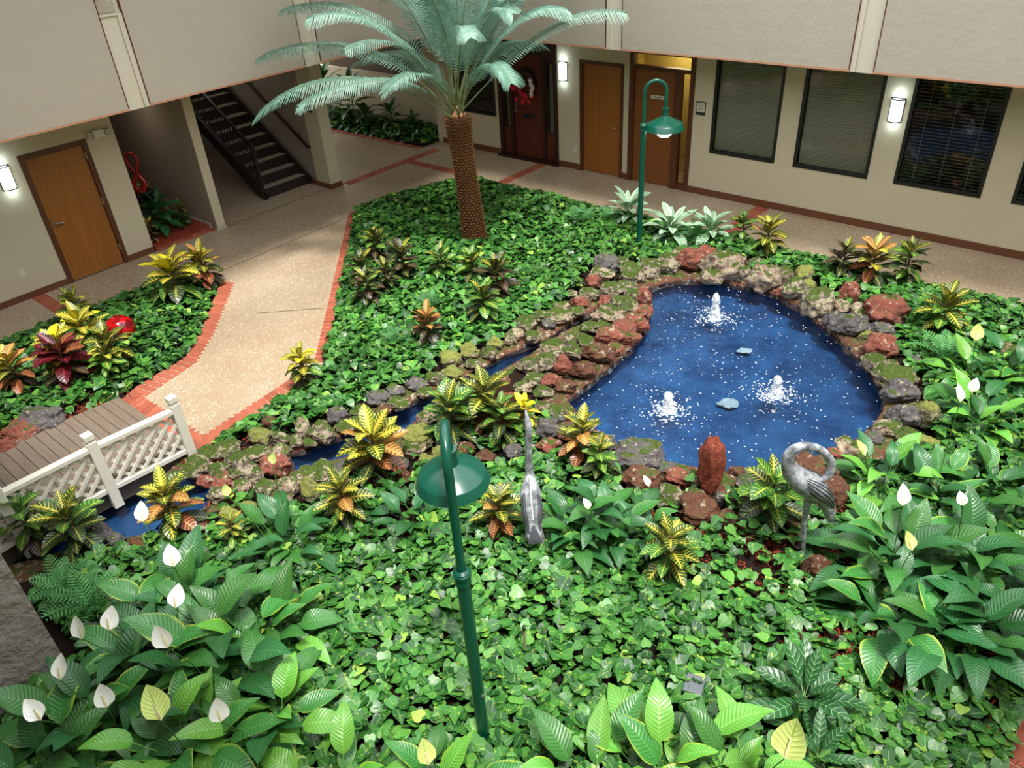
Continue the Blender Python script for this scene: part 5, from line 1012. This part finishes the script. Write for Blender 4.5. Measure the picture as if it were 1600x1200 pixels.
FR = [
 ((7.684,9.143,3.049), (6.839,9.853,3.001), (6.284,10.316,2.448)),
 ((8.185,9.111,3.181), (7.459,10.061,3.456), (6.826,10.761,3.121)),
 ((8.545,9.16,3.469), (8.018,10.04,3.866), (7.454,10.812,3.688)),
 ((8.191,8.955,3.32), (7.679,9.372,3.793), (7.151,9.806,3.66)),
 ((7.954,8.472,3.18), (7.421,8.465,3.593), (6.811,8.692,3.381)),
 ((8.04,8.228,2.844), (7.521,8.205,3.236), (7.07,8.405,2.805)),
 ((8.684,9.155,3.536), (8.581,9.866,4.293), (8.413,10.498,4.472)),
 ((8.741,8.795,3.63), (8.705,9.281,4.446), (8.534,9.769,4.78)),
 ((8.513,8.451,3.593), (8.335,8.499,4.553), (8.132,8.574,5.001)),
 ((9.146,8.943,3.48), (9.426,9.231,4.3), (9.753,9.614,4.778)),
 ((8.856,8.519,3.625), (9.178,8.462,4.483), (9.37,8.398,5.003)),
 ((9.236,8.695,3.479), (9.922,8.533,4.089), (10.419,8.432,4.211)),
 ((8.825,8.255,3.474), (9.167,7.877,4.251), (9.452,7.414,4.531)),
 ((8.254,7.992,3.329), (7.93,7.605,3.791), (7.763,7.342,3.466)),
 ((8.384,7.848,2.982), (8.279,7.369,3.285), (8.241,7.112,2.825)),
 ((8.998,8.064,3.202), (9.328,7.7,3.677), (9.706,7.282,3.51)),
 ((9.185,8.007,2.82), (9.793,7.484,3.582), (10.35,6.72,3.411)),
 ((9.24,8.393,3.318), (9.812,8.208,3.852), (10.422,7.832,3.876)),
 ((9.226,8.558,2.859), (9.95,8.503,3.11), (10.514,8.476,2.829)),
 ((8.765,9.067,2.903), (8.731,9.849,3.131), (8.539,10.657,2.72)),
 ((8.009,8.71,2.894), (7.326,9.166,2.985), (6.599,9.67,2.605)),
 ((8.283,8.258,3.39), (8,8.123,4.066), (7.563,8.159,4.043)),
 ((8.561,8.099,3.271), (8.652,7.701,3.845), (8.666,7.388,3.62)),
 ((8.543,8.269,3.76), (8.525,8.139,4.609), (8.485,8.035,5.105)),
 ((9.074,9.172,3.3), (9.268,9.852,3.786), (9.258,10.459,3.677)),
 ((9.432,8.776,3.176), (10.072,8.964,3.623), (10.577,9.003,3.463)),
 ((8.535,8.576,3.75), (8.375,8.752,4.398), (8.118,9.036,4.497)),
 ((9.117,8.38,3.595), (9.614,8.128,4.366), (10.189,7.643,4.475)),
]
for k, (c1, c2, c3) in enumerate(FR):
    a = rnd.uniform(0, 6.28); frond([PT + Vector((math.cos(a) * .06, math.sin(a) * .06, 0)), c1, c2, c3], .28 if k in (4, 5, 13, 14) else .38, 50 if k in (4, 5, 13, 14) else 68)

# ------------------------------------------------------------ ground cover
GREENS = np.array([lin(42, 92, 36)[:3], lin(56, 112, 44)[:3], lin(72, 130, 52)[:3], lin(34, 78, 36)[:3], lin(90, 146, 60)[:3], lin(146, 182, 76)[:3]])
hw = [(-.06, .02, 0), (-.14, .22, .01), (-.05, .41, .025), (.15, .48, .03), (.42, .41, .025), (.74, .19, -.01), (1.0, 0, -.1)]
HV = []; HUV = []
mid = [(0, 0, 0), (.1, 0, -.01), (.2, 0, -.015), (.32, 0, -.02), (.5, 0, -.02), (.75, 0, -.03), (1.0, 0, -.07)]
for (x, y, z), m_ in zip(hw, mid):
    for s in (-1, 0, 1):
        v = m_ if s == 0 else (x, s * y, z); HV.append((v[0], v[1], v[2] - .12 * v[0] ** 2)); HUV.append((.5 + s * y * (1 if s else 0), max(0, v[0])))
HV = np.array(HV) - [0.0, 0, 0]; HUV = np.array(HUV)
HF = np.array([(i * 3 + j, i * 3 + j + 1, (i + 1) * 3 + j + 1, (i + 1) * 3 + j) for i in range(6) for j in range(2)])[:, ::-1]
MULCHP = [(5.323,1.478), (5.25,1.183), (4.445,0.302), (4.725,1.569), (3.185,4.508), (4.652,0.713), (4.963,-0.276), (4.883,2.416), (2.467,6.628), (2.167,9.067)]
WLIST = ((POND, .38), (STREAM, .26), (LOWPOOL, .22))
def scatter(poly, dens, seed, hmax=.26, size=(.068, .102), excl=True):
    r = np.random.default_rng(seed); a = np.array(poly); x0, y0 = a.min(0); x1, y1 = a.max(0); n = int((x1 - x0) * (y1 - y0) * dens); X = r.uniform(x0, x1, n); Y = r.uniform(y0, y1, n); k = inpoly(X, Y, poly) & (polydist(X, Y, poly) > .02)
    X, Y = X[k], Y[k]; p_ = np.ones(len(X))
    if excl:
        for P_, m_ in WLIST: p_ *= ~(inpoly(X, Y, P_) | (polydist(X, Y, P_) < m_ + .06 * vnoise(X, Y, 7, 5)))
        for mx_, my_ in MULCHP: d = np.hypot(X - mx_, Y - my_); p_ *= 1 - .85 * np.exp(-(d / .26) ** 2)
        p_ *= ~((polydist(X, Y, POND) < .95) & (polydist(X, Y, STREAM) < .8) & (X > 5.3))
        for rx_, ry_, rr_ in RPOS: p_ *= np.hypot(X - rx_, Y - ry_) > rr_ * 1.12 + .03
        p_ *= ~((X < 2.75) & (Y > 7.0) & (Y < 9.0) & (X > -1.0)); p_ *= ~((X < .6) & (Y > 5.4) & (Y < 6.4))
    k = r.random(len(X)) < p_; X, Y = X[k], Y[k]; n = len(X)
    e = np.clip(polydist(X, Y, poly) / .3, .35, 1); H_ = (.13 + hmax * .5 * (.5 + .5 * vnoise(X, Y, 2.6, 9))) * e; Z = H_ * np.sqrt(r.random(n)) * .9 + .03
    az = r.uniform(0, 2 * PI, n); pitch = r.normal(-.3, .22, n); roll = r.normal(0, .22, n); s = r.uniform(size[0], size[1], n) * (.75 + .5 * (Z / H_))
    ci = r.choice(6, n, p=[.25, .28, .2, .16, .09, .02]); col = GREENS[ci] * r.uniform(.75, 1.25, (n, 1)) * (.8 + .3 * (.5 + .5 * vnoise(X, Y, 1.4, 2)))[:, None]
    return X, Y, Z, az, pitch, roll, s, col
def leaf_rot(az, pitch, roll):
    ca, sa, cp, sp_, cr_, sr = np.cos(az), np.sin(az), np.cos(pitch), np.sin(pitch), np.cos(roll), np.sin(roll); R = np.empty((len(az), 3, 3))
    R[:, :, 0] = np.stack([ca * cp, sa * cp, sp_], -1); y = np.stack([-sa, ca, 0 * ca], -1); z = np.cross(R[:, :, 0], y); R[:, :, 1] = y * cr_[:, None] + z * sr[:, None]; R[:, :, 2] = z * cr_[:, None] - y * sr[:, None]; return R
PVAR = []
for k in range(24):
    c_ = GREENS[(0, 1, 2, 3, 1, 1, 0, 2, 4, 1, 3, 2)[k % 12]] * (.85 + .3 * (k / 23)); PVAR.append(bigmesh('pothos_leaf', HV, HF, POTHOS, np.tile(c_, (len(HV), 1)), HUV))
def ground_cover(name, label, poly, dens, seed, nsingle, near, **kw):
    X, Y, Z, az, pt, rl, s, col = scatter(poly, dens, seed, **kw); R = leaf_rot(az, pt, rl); t_ = thing(name, label, 'ground cover', (float(np.mean(X)), float(np.mean(Y)), 0)); o = np.array(t_.location)
    top = Z > np.interp(.45, [0, 1], [Z.min(), Z.max()]); d = np.hypot(X - near[0], Y - near[1]) + np.where(top, 0, 100); order = np.argsort(d); single = np.zeros(len(X), bool); single[order[:nsingle]] = True
    for i in order[:nsingle]:
        M_ = Matrix(((*(R[i, 0] * s[i]), X[i] - o[0]), (*(R[i, 1] * s[i]), Y[i] - o[1]), (*(R[i, 2] * s[i]), Z[i]), (0, 0, 0, 1))); link('leaf', PVAR[rnd.randrange(24)], t_, mw=M_)
    k = ~single; n = int(k.sum()); V = np.einsum('nij,vj->nvi', R[k] * s[k][:, None, None], HV) + np.stack([X[k] - o[0], Y[k] - o[1], Z[k]], -1)[:, None, :]
    Fc = (HF[None] + (np.arange(n) * len(HV))[:, None, None]).reshape(-1, 4); c_ = np.repeat(col[k], len(HV), 0); uv = np.tile(HUV, (n, 1))
    tag(link('leaves', bigmesh('leaves', V.reshape(-1, 3), Fc, POTHOS, c_, uv), t_), kind='stuff')
    mb = MB()
    for i in range(0, len(X), 37):
        c = Vector((X[i] - o[0], Y[i] - o[1], Z[i])); a = rnd.uniform(0, 6.28); e = Vector((math.cos(a), math.sin(a), rnd.uniform(-.3, .1))) * rnd.uniform(.1, .25); mb.tube([c, c + e * .5 + Vector((0, 0, .02)), c + e], .0035, 4, cap=False)
    tag(obj('vine_stems', mb, STALK, t_), kind='stuff')
MAINB = [BED[0], BED[1], BED[2], (4.3, 7.36), (2.95, 7.2), (2.0, 7.0), (-.6, 6.2), (-.6, -.5), (11.1, -.5), (11.1, 10.6), (10.6, 11.1), (9.3, 11.45)]
LEFTB = [LB_IN[4], LB_IN[3], LB_IN[2], LB_IN[1], LB_IN[0], (5.05, 11.7), (4.6, 11.85), (-.6, 11.85), (-.6, 8.95), (2.6, 8.98)]
ground_cover('pothos_ground_cover', 'heart-leaved green ground cover filling the main bed round the pond', MAINB, 470, 5, 300, (2.6, 2.6))
ground_cover('pothos_ground_cover', 'heart-leaved ground cover of the small bed around the red gazing ball', LEFTB, 420, 6, 200, (2.8, 9.4))
# mulch chips in the bare patches
r = np.random.default_rng(3); V = []; Fc = []
for k in range(5200):
    mx_, my_ = MULCHP[r.integers(len(MULCHP))]; x, y = mx_ + r.normal(0, .3), my_ + r.normal(0, .3); a = r.uniform(0, PI); L = r.uniform(.012, .035); z = .045 + r.uniform(0, .03)
    if any(inpoly(np.array([x]), np.array([y]), P_)[0] for P_, _ in WLIST): continue
    e = np.array([math.cos(a), math.sin(a), r.uniform(-.3, .3)]) * L; f = np.array([-math.sin(a), math.cos(a), r.uniform(-.4, .4)]) * .005; c = np.array([x, y, z]); o = len(V); V += [c - e - f, c + e - f, c + e + f, c - e + f]; Fc.append((o, o + 1, o + 2, o + 3))
tag(link('red_mulch', bigmesh('red_mulch', np.array(V), np.array(Fc), MULCH, smooth=False)), 'shredded red mulch showing in the bare patches of the bed', 'mulch', kind='stuff')
struct('ground_recess', MB().box(5.36, 6.52, 13.22, 16.2, 0, .05), MULCH)

# ------------------------------------------------------------ corridor bed
struct('ground_far_bed', MB().box(12.15, 13.4, 13.3, 23, 0, .06), SOIL)
ground_cover('corridor_ground_cover', 'low leafy ground cover along the far corridor wall', [(12.15, 13.3), (13.4, 13.3), (13.4, 20), (12.05, 20)], 300, 8, 60, (12.2, 13.6), hmax=.35, size=(.08, .12), excl=False)
for k, (x, y, rr, h, lab) in enumerate(((12.75, 14.2, .28, .3, 'low'), (12.7, 14.9, .38, .5, 'arching'), (12.6, 16.2, .5, .9, 'tall'), (12.55, 17.2, .5, 1.1, 'tallest'), (12.6, 18.4, .5, 1.0, 'farthest'), (12.5, 15.6, .35, .4, 'bushy'))):
    broad((x, y, rr), 'far', '%s green plant in the far corridor bed, %s from its near end' % (lab, ordinal(k + 1)), 26, h, 'corridor_plant')
